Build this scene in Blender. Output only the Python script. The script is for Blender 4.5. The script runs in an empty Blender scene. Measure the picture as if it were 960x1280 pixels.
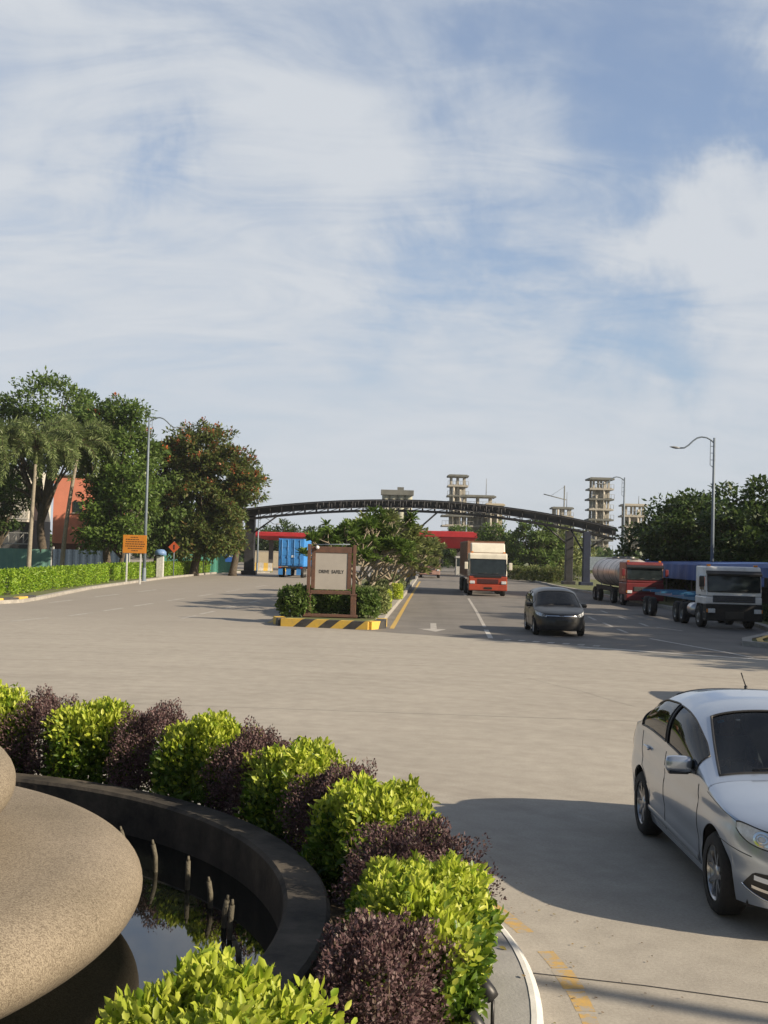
import bpy, bmesh, math, random
import numpy as np
from mathutils import Vector, Matrix
rad = math.radians
PI = math.pi
random.seed(7)
rng = np.random.default_rng(11)
S = bpy.context.scene
COL = S.collection

# ------------------------------------------------------------------ camera
cam_d = bpy.data.cameras.new('camera')
cam_d.sensor_fit = 'VERTICAL'; cam_d.sensor_height = 36.0; cam_d.lens = 36.0 * 1500 / 1280
cam_d.clip_end = 4000; cam_d.clip_start = 0.1
cam = bpy.data.objects.new('camera', cam_d); COL.objects.link(cam)
pitch, roll = rad(1.9), rad(1.6)
fw = Vector((0, math.cos(pitch), math.sin(pitch))); up0 = Vector((0, -math.sin(pitch), math.cos(pitch))); r0 = Vector((1, 0, 0))
rt = r0 * math.cos(roll) + up0 * math.sin(roll); up = up0 * math.cos(roll) - r0 * math.sin(roll)
M = Matrix((rt, up, -fw)).transposed().to_4x4(); M.translation = (0, 0, 2.65)
cam.matrix_world = M
S.camera = cam

# ------------------------------------------------------------------ light
SUN_AZ = math.atan2(0.917, -0.40); SUN_EL = rad(28)
sun_d = bpy.data.lights.new('sun', 'SUN'); sun_d.energy = 5.0; sun_d.angle = rad(0.6); sun_d.color = (1.0, 0.85, 0.64)
sun = bpy.data.objects.new('sun', sun_d); COL.objects.link(sun)
to_sun = Vector((math.sin(SUN_AZ) * math.cos(SUN_EL), math.cos(SUN_AZ) * math.cos(SUN_EL), math.sin(SUN_EL)))
sun.rotation_euler = to_sun.to_track_quat('Z', 'Y').to_euler(); sun.location = to_sun * 60
S.view_settings.view_transform = 'Standard'; S.view_settings.look = 'None'; S.view_settings.gamma = 1
S.view_settings.exposure = 0.52

W = bpy.data.worlds.new('World'); S.world = W; W.use_nodes = True
nt = W.node_tree; N = nt.nodes; LK = nt.links; N.clear()
def wn(t, **k):
    n = N.new(t)
    for a, b in k.items(): setattr(n, a, b)
    return n
def wmath(op, a, b=None, clamp=False):
    n = wn('ShaderNodeMath', operation=op, use_clamp=clamp)
    for i, v in enumerate((a, b)):
        if v is None: continue
        if isinstance(v, (int, float)): n.inputs[i].default_value = v
        else: LK.new(v, n.inputs[i])
    return n.outputs[0]
def wvec(op, a, b=None):
    n = wn('ShaderNodeVectorMath', operation=op)
    for i, v in enumerate((a, b)):
        if v is None: continue
        if isinstance(v, (tuple, list)): n.inputs[i].default_value = v
        else: LK.new(v, n.inputs[i])
    return n
sky = wn('ShaderNodeTexSky', sky_type='NISHITA', sun_disc=False, sun_elevation=SUN_EL, sun_rotation=SUN_AZ, air_density=1.0, dust_density=1.5, ozone_density=1.2)
tc = wn('ShaderNodeTexCoord'); d_ = tc.outputs['Generated']
sep = wn('ShaderNodeSeparateXYZ'); LK.new(d_, sep.inputs[0])
zz = wmath('ADD', wmath('MAXIMUM', sep.outputs[2], 0.0), 0.32)
cmb = wn('ShaderNodeCombineXYZ'); LK.new(wmath('DIVIDE', sep.outputs[0], zz), cmb.inputs[0]); LK.new(wmath('DIVIDE', sep.outputs[1], zz), cmb.inputs[1])
def wnoise(vec, scale, detail, rough, dist=0.0, off=(0, 0, 0), stretch=(1, 1, 1)):
    mp = wn('ShaderNodeMapping'); mp.inputs['Location'].default_value = off; mp.inputs['Scale'].default_value = stretch; mp.inputs['Rotation'].default_value = (0, 0, -0.6)
    LK.new(vec, mp.inputs['Vector'])
    n = wn('ShaderNodeTexNoise'); LK.new(mp.outputs[0], n.inputs['Vector'])
    n.inputs['Scale'].default_value = scale; n.inputs['Detail'].default_value = detail; n.inputs['Roughness'].default_value = rough; n.inputs['Distortion'].default_value = dist
    return n
warp = wnoise(d_, 6.0, 6, 0.6, 0.4)
wv = wvec('SUBTRACT', warp.outputs['Color'], (0.5, 0.5, 0.5))
sc_ = wvec('SCALE', wv.outputs[0]); sc_.inputs[3].default_value = 0.30
dw = wvec('ADD', d_, sc_.outputs[0]).outputs[0]
big = wnoise(cmb.outputs[0], 1.5, 9, 0.56, 1.0, (3.1, 0.7, 0), (0.9, 1.5, 1)).outputs['Fac']
fine = wnoise(cmb.outputs[0], 4.2, 10, 0.60, 1.2, (1.3, 2.7, 0), (0.7, 1.6, 1)).outputs['Fac']
cover = wmath('ADD', wmath('MULTIPLY', big, 1.15), wmath('MULTIPLY', fine, 1.05))
cover = wmath('ADD', cover, -0.27)
# towards the horizon the veil evens out
low = wn('ShaderNodeMapRange'); low.interpolation_type = 'SMOOTHSTEP'; LK.new(sep.outputs[2], low.inputs[0]); low.inputs[1].default_value = 0.04; low.inputs[2].default_value = 0.24; low.inputs[3].default_value = 0.22; low.inputs[4].default_value = 1.0
cover = wmath('ADD', wmath('MULTIPLY', cover, low.outputs[0]), wmath('MULTIPLY', wmath('SUBTRACT', 1.0, low.outputs[0]), 0.84))
# thin places (+) and thick places (-) in the veil of cloud, given as directions of the sky
HOLES = [((0.216, 0.903, 0.372), 0.105, 0.46), ((0.124, 0.905, 0.407), 0.075, 0.34), ((0.086, 0.969, 0.230), 0.055, 0.46), ((0.008, 0.978, 0.210), 0.05, 0.28), ((-0.221, 0.933, 0.286), 0.045, 0.42), ((0.17, 0.96, 0.20), 0.05, 0.34),
         ((0.235, 0.953, 0.185), 0.05, 0.32), ((0.269, 0.896, 0.342), 0.05, 0.34), ((0.30, 0.930, 0.265), 0.06, -0.42), ((0.22, 0.945, 0.255), 0.035, -0.28), ((-0.03, 0.94, 0.30), 0.08, -0.26), ((-0.25, 0.89, 0.37), 0.08, -0.16)]
for dv, sig, amp in HOLES:
    dv = Vector(dv).normalized()
    q = wmath('DIVIDE', wvec('DISTANCE', dw, tuple(dv)).outputs['Value'], sig)
    g_ = wmath('POWER', 2.718, wmath('MULTIPLY', wmath('MULTIPLY', q, q), -1.0))
    cover = wmath('SUBTRACT', cover, wmath('MULTIPLY', g_, amp))
mr = wn('ShaderNodeMapRange'); mr.interpolation_type = 'SMOOTHSTEP'
LK.new(cover, mr.inputs[0]); mr.inputs[1].default_value = 0.05; mr.inputs[2].default_value = 0.98; mr.inputs[3].default_value = 0.30; mr.inputs[4].default_value = 0.97
ccol = wn('ShaderNodeValToRGB'); LK.new(cover, ccol.inputs[0])
ccol.color_ramp.elements[0].position = 0.35; ccol.color_ramp.elements[0].color = (5.7, 6.4, 7.4, 1)
ccol.color_ramp.elements[1].position = 1.15; ccol.color_ramp.elements[1].color = (7.6, 8.0, 8.55, 1)
# cloud kept to the view; the unseen sky is cleared and dimmed to deepen shadows
vm = wn('ShaderNodeMapRange'); vm.interpolation_type = 'SMOOTHSTEP'; LK.new(wvec('DOT_PRODUCT', dw, (0.0, 0.955, 0.297)).outputs['Value'], vm.inputs[0]); vm.inputs[1].default_value = 0.55; vm.inputs[2].default_value = 0.88; vm.inputs[3].default_value = 0.0; vm.inputs[4].default_value = 1.0
mx = wn('ShaderNodeMix', data_type='RGBA'); LK.new(wmath('MULTIPLY', mr.outputs[0], wmath('ADD', wmath('MULTIPLY', vm.outputs[0], 0.92), 0.08)), mx.inputs[0])
tcol = wn('ShaderNodeMix', data_type='RGBA'); LK.new(vm.outputs[0], tcol.inputs[0]); tcol.inputs[6].default_value = (0.9, 0.9, 0.9, 1); tcol.inputs[7].default_value = (1.40, 1.56, 1.80, 1)  # gain lifts the sky in view only, so the unseen dome adds less fill
tint = wn('ShaderNodeMix', data_type='RGBA', blend_type='MULTIPLY'); tint.inputs[0].default_value = 1.0
LK.new(sky.outputs[0], tint.inputs[6]); LK.new(tcol.outputs[2], tint.inputs[7])
LK.new(tint.outputs[2], mx.inputs[6]); LK.new(ccol.outputs[0], mx.inputs[7])
bg = wn('ShaderNodeBackground'); bg.inputs[1].default_value = 0.06; LK.new(mx.outputs[2], bg.inputs[0])
wo = wn('ShaderNodeOutputWorld'); LK.new(bg.outputs[0], wo.inputs[0])

# ------------------------------------------------------------------ materials
def nodes(name):
    m = bpy.data.materials.new(name); m.use_nodes = True
    return m, m.node_tree.nodes, m.node_tree.links, m.node_tree.nodes['Principled BSDF']
def mat(name, col, rough=0.6, metal=0.0, var=0.15, scale=8.0, bump=0.0, coat=0.0, spec=0.5, bscale=None, col2=None, detail=5):
    m, n, l, b = nodes(name)
    b.inputs['Roughness'].default_value = rough; b.inputs['Metallic'].default_value = metal
    b.inputs['Coat Weight'].default_value = coat; b.inputs['Coat Roughness'].default_value = 0.04; b.inputs['Specular IOR Level'].default_value = spec
    tcn = n.new('ShaderNodeTexCoord'); nz = n.new('ShaderNodeTexNoise'); l.new(tcn.outputs['Object'], nz.inputs['Vector'])
    nz.inputs['Scale'].default_value = scale; nz.inputs['Detail'].default_value = detail; nz.inputs['Roughness'].default_value = 0.65
    cr = n.new('ShaderNodeValToRGB'); l.new(nz.outputs['Fac'], cr.inputs[0])
    c2 = col2 if col2 else tuple(c * (1 - 2 * var) for c in col)
    c1 = col if col2 else tuple(min(1, c * (1 + var)) for c in col)
    cr.color_ramp.elements[0].position = 0.3; cr.color_ramp.elements[0].color = (*c2, 1)
    cr.color_ramp.elements[1].position = 0.7; cr.color_ramp.elements[1].color = (*c1, 1)
    l.new(cr.outputs[0], b.inputs['Base Color'])
    if bump:
        n2 = n.new('ShaderNodeTexNoise'); l.new(tcn.outputs['Object'], n2.inputs['Vector']); n2.inputs['Scale'].default_value = bscale or scale * 4; n2.inputs['Detail'].default_value = 6
        bp = n.new('ShaderNodeBump'); bp.inputs['Strength'].default_value = bump; bp.inputs['Distance'].default_value = 0.02
        l.new(n2.outputs['Fac'], bp.inputs['Height']); l.new(bp.outputs[0], b.inputs['Normal'])
    return m
def leaf_mat(name, cols, trans=0.35, rough=0.45):
    m, n, l, b = nodes(name)
    g = n.new('ShaderNodeNewGeometry'); cr = n.new('ShaderNodeValToRGB'); l.new(g.outputs['Random Per Island'], cr.inputs[0])
    el = cr.color_ramp.elements
    while len(el) < len(cols): el.new(0.5)
    for i, c in enumerate(cols): el[i].position = i / max(1, len(cols) - 1); el[i].color = (*c, 1)
    tcn = n.new('ShaderNodeTexCoord'); nz = n.new('ShaderNodeTexNoise'); l.new(tcn.outputs['Object'], nz.inputs['Vector']); nz.inputs['Scale'].default_value = 0.9; nz.inputs['Detail'].default_value = 3
    hs = n.new('ShaderNodeHueSaturation'); l.new(cr.outputs[0], hs.inputs['Color'])
    mp = n.new('ShaderNodeMapRange'); l.new(nz.outputs['Fac'], mp.inputs[0]); mp.inputs[1].default_value = 0.3; mp.inputs[2].default_value = 0.7; mp.inputs[3].default_value = 0.75; mp.inputs[4].default_value = 1.25
    l.new(mp.outputs[0], hs.inputs['Value'])
    l.new(hs.outputs[0], b.inputs['Base Color']); b.inputs['Roughness'].default_value = rough; b.inputs['Specular IOR Level'].default_value = 0.35
    tr = n.new('ShaderNodeBsdfTranslucent'); l.new(hs.outputs[0], tr.inputs[0])
    ms = n.new('ShaderNodeMixShader'); ms.inputs[0].default_value = trans
    l.new(b.outputs[0], ms.inputs[1]); l.new(tr.outputs[0], ms.inputs[2]); l.new(ms.outputs[0], n['Material Output'].inputs[0])
    return m
def glass_mat(name, tint, rough=0.03):
    m, n, l, b = nodes(name)
    t = n.new('ShaderNodeBsdfTransparent'); t.inputs[0].default_value = (*tint, 1)
    g = n.new('ShaderNodeBsdfGlossy'); g.inputs['Roughness'].default_value = rough; g.inputs[0].default_value = (0.95, 0.97, 1, 1)
    f = n.new('ShaderNodeFresnel'); f.inputs[0].default_value = 1.42
    ms = n.new('ShaderNodeMixShader'); l.new(f.outputs[0], ms.inputs[0]); l.new(t.outputs[0], ms.inputs[1]); l.new(g.outputs[0], ms.inputs[2])
    l.new(ms.outputs[0], n['Material Output'].inputs[0])
    return m

# ------------------------------------------------------------------ object helpers
def tag(o, label=None, cat=None, group=None, kind=None):
    for k, v in (('label', label), ('category', cat), ('group', group), ('kind', kind)):
        if v: o[k] = v
    return o
def empty(name, loc, rz=0.0, label=None, cat=None, group=None, scale=1.0):
    o = bpy.data.objects.new(name, None); COL.objects.link(o); o.location = loc; o.rotation_euler = (0, 0, rz); o.scale = (scale,) * 3; o.empty_display_size = 0.3
    return tag(o, label, cat, group)
def link(name, me, parent=None):
    o = bpy.data.objects.new(name, me); COL.objects.link(o)
    if parent is not None: o.parent = parent
    return o
def children(o): return [c for c in COL.objects if c.parent == o]
def copy_tree(o, parent=None):
    c = o.copy(); COL.objects.link(c)
    if parent is not None: c.parent = parent
    for ch in children(o): copy_tree(ch, c)
    return c

class MB:
    """collects polygons, then becomes one mesh object"""
    def __init__(s): s.v = []; s.f = []; s.sm = []
    def add(s, V, F, smooth=False):
        o = len(s.v); s.v += [tuple(p) for p in V]; s.f += [tuple(i + o for i in f) for f in F]; s.sm += [smooth] * len(F); return s
    def box(s, c, d, rz=0.0, rx=0.0, ry=0.0, bev=0.0):
        hx, hy, hz = d[0] / 2, d[1] / 2, d[2] / 2
        R = Matrix.Rotation(rz, 3, 'Z') @ Matrix.Rotation(ry, 3, 'Y') @ Matrix.Rotation(rx, 3, 'X')
        if bev <= 0:
            P = [(x, y, z) for z in (-hz, hz) for y in (-hy, hy) for x in (-hx, hx)]
            Fq = [(0, 2, 3, 1), (4, 5, 7, 6), (0, 1, 5, 4), (2, 6, 7, 3), (0, 4, 6, 2), (1, 3, 7, 5)]
        else:
            bm = bmesh.new(); bmesh.ops.create_cube(bm, size=1.0)
            for v in bm.verts: v.co = (v.co.x * d[0], v.co.y * d[1], v.co.z * d[2])
            bmesh.ops.bevel(bm, geom=bm.edges[:], offset=min(bev, min(d) * 0.45), segments=2, affect='EDGES', profile=0.6)
            bm.verts.index_update(); P = [tuple(v.co) for v in bm.verts]; Fq = [tuple(v.index for v in f.verts) for f in bm.faces]; bm.free()
        s.add([Vector(c) + R @ Vector(p) for p in P], Fq); return s
    def tube(s, pts, r, n=8, cap=True, smooth=True):
        pts = [Vector(p) for p in pts]; rs = r if isinstance(r, (list, tuple)) else [r] * len(pts)
        V = []; F = []; prev = None
        for i, p in enumerate(pts):
            t = (pts[min(i + 1, len(pts) - 1)] - pts[max(i - 1, 0)]).normalized()
            a = prev if prev is not None else (Vector((0, 0, 1)) if abs(t.z) < 0.9 else Vector((1, 0, 0)))
            u = (a - t * a.dot(t)).normalized(); w = t.cross(u); prev = u
            for k in range(n):
                an = 2 * PI * k / n; V.append(p + (u * math.cos(an) + w * math.sin(an)) * rs[i])
        for i in range(len(pts) - 1):
            for k in range(n):
                a = i * n + k; b = i * n + (k + 1) % n; F.append((a, b, b + n, a + n))
        if cap: F.append(tuple(range(n - 1, -1, -1))); F.append(tuple((len(pts) - 1) * n + k for k in range(n)))
        s.add(V, F, smooth); return s
    def lathe(s, prof, n=32, c=(0, 0, 0), axis='Z', smooth=True, a0=0.0, a1=2 * PI):
        """prof: (radius, height) pairs"""
        V = []; F = []; full = abs(a1 - a0 - 2 * PI) < 1e-6; m = n if full else n + 1
        for r, h in prof:
            for k in range(m):
                a = a0 + (a1 - a0) * k / n
                p = (r * math.cos(a), r * math.sin(a), h)
                if axis == 'X': p = (h, p[0], p[1])
                elif axis == 'Y': p = (p[0], h, p[1])
                V.append((p[0] + c[0], p[1] + c[1], p[2] + c[2]))
        for i in range(len(prof) - 1):
            for k in range(n):
                k2 = (k + 1) % m
                F.append((i * m + k, i * m + k2, (i + 1) * m + k2, (i + 1) * m + k))
        s.add(V, F, smooth); return s
    def prism(s, poly, x0, x1, axis='X', smooth=False):
        """poly in (y,z) extruded over x (axis X), or (x,z) over y (axis Y), or (x,y) over z"""
        n = len(poly)
        def P(a, b, t): return (t, a, b) if axis == 'X' else ((a, t, b) if axis == 'Y' else (a, b, t))
        V = [P(a, b, x0) for a, b in poly] + [P(a, b, x1) for a, b in poly]
        F = [tuple(range(n)), tuple(range(2 * n - 1, n - 1, -1))] + [(i, i + n, (i + 1) % n + n, (i + 1) % n) for i in range(n)]
        s.add(V, F, smooth); return s
    def grid(s, rows, smooth=True, closed=False):
        n = len(rows[0]); V = [p for r in rows for p in r]; F = []
        for i in range(len(rows) - 1):
            for k in range(n if closed else n - 1):
                F.append((i * n + k, i * n + (k + 1) % n, (i + 1) * n + (k + 1) % n, (i + 1) * n + k))
        s.add(V, F, smooth); return s
    def build(s, name, m, parent=None, fix=True, bevel=0.0, m2=None, pick=None):
        me = bpy.data.meshes.new(name); me.from_pydata(s.v, [], s.f)
        me.polygons.foreach_set('use_smooth', s.sm)
        if fix:
            bm = bmesh.new(); bm.from_mesh(me); bmesh.ops.recalc_face_normals(bm, faces=bm.faces[:]); bm.to_mesh(me); bm.free()
        me.materials.append(m)
        if m2: me.materials.append(m2); me.polygons.foreach_set('material_index', [int(pick(i)) for i in range(len(me.polygons))])
        me.update()
        o = link(name, me, parent)
        if bevel:
            b = o.modifiers.new('bevel', 'BEVEL'); b.width = bevel; b.segments = 2; b.limit_method = 'ANGLE'; b.angle_limit = rad(35)
        return o

def unit(a): return a / np.maximum(np.linalg.norm(a, axis=-1, keepdims=True), 1e-9)
def leaf_object(name, P, D, U, L, Wd, m, parent, fold=0.25, simple=False):
    """one leaf-shaped blade per row: base P, direction D, rough normal U"""
    D = unit(D); Sd = unit(np.cross(D, U)); Nn = np.cross(Sd, D); L = L[:, None]; Wd = Wd[:, None]
    if simple:
        V = np.stack([P, P + D * L * 0.5 + Sd * Wd, P + D * L, P + D * L * 0.5 - Sd * Wd], 1); k = 4; faces = np.array([[0, 1, 2, 3]])
    else:
        V = np.stack([P, P + D * L * 0.3 + Sd * Wd * 0.85 + Nn * Wd * fold, P + D * L * 0.68 + Sd * Wd * 0.8 + Nn * Wd * fold, P + D * L - Nn * L * 0.08,
                      P + D * L * 0.68 - Sd * Wd * 0.8 + Nn * Wd * fold, P + D * L * 0.3 - Sd * Wd * 0.85 + Nn * Wd * fold], 1); k = 6
        faces = np.array([[0, 1, 2, 3], [0, 3, 4, 5]])
    n = len(P); V = V.reshape(-1, 3)
    F = (np.arange(n)[:, None, None] * k + faces[None]).reshape(-1, 4)
    me = bpy.data.meshes.new(name); me.vertices.add(len(V)); me.vertices.foreach_set('co', V.astype(np.float32).ravel())
    me.loops.add(F.size); me.loops.foreach_set('vertex_index', F.astype(np.int32).ravel())
    me.polygons.add(len(F)); me.polygons.foreach_set('loop_start', np.arange(0, F.size, 4, dtype=np.int32))
    me.polygons.foreach_set('loop_total', np.full(len(F), 4, dtype=np.int32))
    me.update(calc_edges=True); me.validate(); me.materials.append(m)
    return link(name, me, parent)

# ================================================================== ground and roads
CX, CY = -4.6, 7.1                                  # centre of the roundabout
def ground_material():
    m, n, l, b = nodes('concrete_and_asphalt')
    def math_(op, a, c=None, clamp=False):
        q = n.new('ShaderNodeMath'); q.operation = op; q.use_clamp = clamp
        for i, v in enumerate((a, c)):
            if v is None: continue
            if isinstance(v, (int, float)): q.inputs[i].default_value = v
            else: l.new(v, q.inputs[i])
        return q.outputs[0]
    def noise(vec, s, d=5, r=0.6):
        q = n.new('ShaderNodeTexNoise'); l.new(vec, q.inputs['Vector']); q.inputs['Scale'].default_value = s; q.inputs['Detail'].default_value = d; q.inputs['Roughness'].default_value = r; return q.outputs['Fac']
    def ramp(f, a, c, p0=0.3, p1=0.7):
        q = n.new('ShaderNodeValToRGB'); l.new(f, q.inputs[0]); q.color_ramp.elements[0].position = p0; q.color_ramp.elements[0].color = (*a, 1); q.color_ramp.elements[1].position = p1; q.color_ramp.elements[1].color = (*c, 1); return q.outputs[0]
    def mixc(f, a, c, mode='MIX'):
        q = n.new('ShaderNodeMix'); q.data_type = 'RGBA'; q.blend_type = mode
        if isinstance(f, (int, float)): q.inputs[0].default_value = f
        else: l.new(f, q.inputs[0])
        for i, v in ((6, a), (7, c)):
            if isinstance(v, tuple): q.inputs[i].default_value = (*v, 1)
            else: l.new(v, q.inputs[i])
        return q.outputs[2]
    tcn = n.new('ShaderNodeTexCoord'); P = tcn.outputs['Object']
    sp = n.new('ShaderNodeSeparateXYZ'); l.new(P, sp.inputs[0]); X, Y = sp.outputs[0], sp.outputs[1]
    # worn concrete
    conc = ramp(noise(P, 0.35, 7), (0.325, 0.30, 0.262), (0.415, 0.385, 0.338))
    conc = mixc(0.5, conc, ramp(noise(P, 3.2, 6), (0.285, 0.262, 0.228), (0.435, 0.405, 0.355)))
    # tyre tracks: arcs round the roundabout
    dx = math_('SUBTRACT', X, CX); dy = math_('SUBTRACT', Y, CY)
    R = math_('SQRT', math_('ADD', math_('MULTIPLY', dx, dx), math_('MULTIPLY', dy, dy))); A = math_('ARCTAN2', dy, dx)
    pc = n.new('ShaderNodeCombineXYZ'); l.new(math_('MULTIPLY', R, 1.0), pc.inputs[0]); l.new(math_('MULTIPLY', A, 1.1), pc.inputs[1])
    tr = noise(pc.outputs[0], 1.5, 7, 0.7)
    tr = math_('MULTIPLY', math_('MULTIPLY', math_('SUBTRACT', tr, 0.47), 4.2, True), noise(P, 0.12, 3))
    conc = mixc(math_('MULTIPLY', tr, 0.5, True), conc, (0.20, 0.172, 0.145))
    # oil and water stains
    st = math_('MULTIPLY', math_('SUBTRACT', noise(P, 0.55, 4), 0.60), 5.0, True)
    conc = mixc(math_('MULTIPLY', st, 0.35), conc, (0.22, 0.195, 0.17))
    # asphalt beyond the junction
    asp = ramp(noise(P, 0.5, 8), (0.155, 0.145, 0.135), (0.225, 0.21, 0.195))
    pl = n.new('ShaderNodeCombineXYZ'); l.new(math_('MULTIPLY', math_('SUBTRACT', X, math_('MULTIPLY', Y, 0.044)), 1.0), pl.inputs[0]); l.new(math_('MULTIPLY', Y, 0.03), pl.inputs[1])
    lane = math_('MULTIPLY', math_('SUBTRACT', noise(pl.outputs[0], 0.9, 5), 0.45), 3.0, True)
    asp = mixc(math_('MULTIPLY', lane, 0.45), asp, (0.11, 0.105, 0.10))
    asp_l = mixc(0.6, asp, (0.36, 0.325, 0.28))
    side = math_('GREATER_THAN', X, -1.8)
    asp = mixc(side, asp_l, asp)
    # edge of the asphalt: a straight cut on one side, worn away on the other
    e1 = math_('GREATER_THAN', math_('ADD', Y, math_('MULTIPLY', X, 0.66)), math_('ADD', 39.6, math_('MULTIPLY', noise(P, 0.9, 5), 0.5)))
    e2 = n.new('ShaderNodeMapRange'); e2.interpolation_type = 'SMOOTHSTEP'; l.new(math_('ADD', Y, math_('MULTIPLY', noise(P, 0.2, 4), 14.0)), e2.inputs[0]); e2.inputs[1].default_value = 38; e2.inputs[2].default_value = 62
    edge = mixc(side, e2.outputs[0], e1)
    col = mixc(edge, conc, asp)
    # fine grain
    gr = noise(P, 42.0, 4, 0.7); grc = ramp(gr, (0.80, 0.80, 0.80), (1.14, 1.14, 1.14), 0.25, 0.75)
    col = mixc(1.0, col, grc, 'MULTIPLY')
    l.new(col, b.inputs['Base Color']); b.inputs['Roughness'].default_value = 0.85; b.inputs['Specular IOR Level'].default_value = 0.3
    bp = n.new('ShaderNodeBump'); bp.inputs['Strength'].default_value = 0.25; bp.inputs['Distance'].default_value = 0.012; l.new(noise(P, 60.0, 5, 0.7), bp.inputs['Height']); l.new(bp.outputs[0], b.inputs['Normal'])
    return m
M_ground = ground_material()
mb = MB(); mb.add([(-420, -60, 0), (420, -60, 0), (420, 640, 0), (-420, 640, 0)], [(0, 1, 2, 3)])
tag(mb.build('ground', M_ground), kind='structure')

M_kerb = mat('kerb_concrete', (0.36, 0.34, 0.31), 0.85, var=0.18, scale=3.0, bump=0.3, bscale=40)
M_kerb_grey = mat('kerb_smooth', (0.30, 0.295, 0.285), 0.8, var=0.10, scale=2.0, bump=0.2, bscale=50)
M_grass = mat('verge_grass', (0.10, 0.14, 0.035), 0.95, var=0.3, scale=1.3, col2=(0.13, 0.115, 0.06), bump=0.6, bscale=18)
M_soil = mat('planter_soil', (0.16, 0.12, 0.075), 0.95, scale=9, col2=(0.07, 0.05, 0.03), bump=0.8, bscale=35)
M_white = mat('white_road_paint', (0.62, 0.61, 0.58), 0.75, scale=5.0, col2=(0.36, 0.34, 0.31), bump=0.1)
M_white_worn = mat('worn_white_paint', (0.50, 0.48, 0.45), 0.8, scale=2.2, col2=(0.26, 0.245, 0.225))
M_yellow = mat('yellow_road_paint', (0.62, 0.40, 0.07), 0.75, scale=4.5, col2=(0.38, 0.28, 0.12))
M_yellow_k = mat('yellow_kerb_paint', (0.75, 0.48, 0.06), 0.6, scale=5.0, col2=(0.55, 0.38, 0.10))
M_black_k = mat('black_kerb_paint', (0.03, 0.03, 0.032), 0.6, scale=5.0, col2=(0.075, 0.07, 0.065))

def slab(name, poly, z, m, kind='structure', z0=-0.05):
    mb = MB(); mb.prism(poly, z0, z, 'Z'); return tag(mb.build(name, m), kind=kind)
def strip(mb, pts, w, z):
    pts = [Vector((p[0], p[1], 0)) for p in pts]; L_, R_ = [], []
    for i, p in enumerate(pts):
        t = (pts[min(i + 1, len(pts) - 1)] - pts[max(i - 1, 0)]).normalized(); nn = Vector((-t.y, t.x, 0))
        L_.append((p + nn * w / 2)); R_.append((p - nn * w / 2))
    V = [(q.x, q.y, z) for q in L_] + [(q.x, q.y, z) for q in R_]; k = len(pts)
    mb.add(V, [(i, i + 1, k + i + 1, k + i) for i in range(k - 1)])
def kerb_run(name, pts, w, h, m, bev=0.02):
    mb = MB(); pts = [Vector((p[0], p[1], 0)) for p in pts]; rows = []
    for i, p in enumerate(pts):
        t = (pts[min(i + 1, len(pts) - 1)] - pts[max(i - 1, 0)]).normalized(); nn = Vector((-t.y, t.x, 0))
        a, c = p, p - nn * w
        rows.append([(a.x, a.y, -0.03), (a.x, a.y, h - bev), (a.x - nn.x * bev, a.y - nn.y * bev, h), (c.x, c.y, h), (c.x, c.y, -0.03)])
    mb.grid(rows, smooth=False); mb.add([rows[0][k] for k in range(5)], [(0, 1, 2, 3, 4)]); mb.add([rows[-1][k] for k in range(5)], [(4, 3, 2, 1, 0)])
    return tag(mb.build(name, m), kind='structure')

# side verges
LK_ = [(-90, 46.4), (-30, 46.8), (-21, 47.6), (-18.2, 48.6), (-16.6, 50.2), (-15.9, 52.2), (-16.0, 55), (-16.6, 62), (-17.2, 70), (-17.4, 80), (-17.7, 95), (-17.2, 112), (-16.8, 124), (-15.6, 129), (-12.4, 131)]
slab('verge_left', [(x - 0.02, y + 0.02) for x, y in LK_] + [(-12.4, 136), (-17.5, 138), (-90, 138)], 0.10, M_grass)
kerb_run('kerb_left', LK_, 0.30, 0.15, M_kerb)
RK_ = [(90, 33.0), (40, 33.6), (20, 35.0), (14.5, 36.3), (12.4, 37.1), (11.75, 38.1), (12.2, 39.6), (13.6, 42), (15.0, 45), (15.6, 49), (15.75, 60), (15.6, 75), (15.5, 89), (15.4, 105), (16.0, 130), (17.5, 140)]
slab('verge_right', [(x + 0.02, y) for x, y in RK_] + [(90, 140)], 0.10, M_grass)
kr = kerb_run('kerb_right', RK_, -0.30, 0.15, M_kerb)
mb = MB()
for i in range(7):                                   # yellow paint on the rounded corner of the kerb
    pass
strip(mb, [(13.6, 36.62), (12.55, 37.15), (12.02, 38.05), (12.4, 39.4), (13.4, 41.4)], 0.2, 0.1545); tag(mb.build('kerb_paint', M_yellow_k), kind='structure')

# the striped kerb end at the left corner
mby, mbk = MB(), MB(); pts = [(-18.2, 48.6), (-17.3, 49.5), (-16.6, 50.2), (-16.25, 51.2), (-15.9, 52.2), (-15.95, 53.6), (-16.0, 55)]
for i in range(len(pts) - 1):
    a, c = Vector((*pts[i], 0)), Vector((*pts[i + 1], 0)); t = (c - a); md = (a + c) / 2
    (mby if i % 2 == 0 else mbk).box((md.x + 0.02, md.y + 0.02, 0.11), (t.length * 0.98, 0.36, 0.24), rz=math.atan2(t.y, t.x), bev=0.03)
tag(mby.build('kerb_yellow_blocks', M_yellow_k), kind='structure'); tag(mbk.build('kerb_black_blocks', M_black_k), kind='structure')

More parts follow.
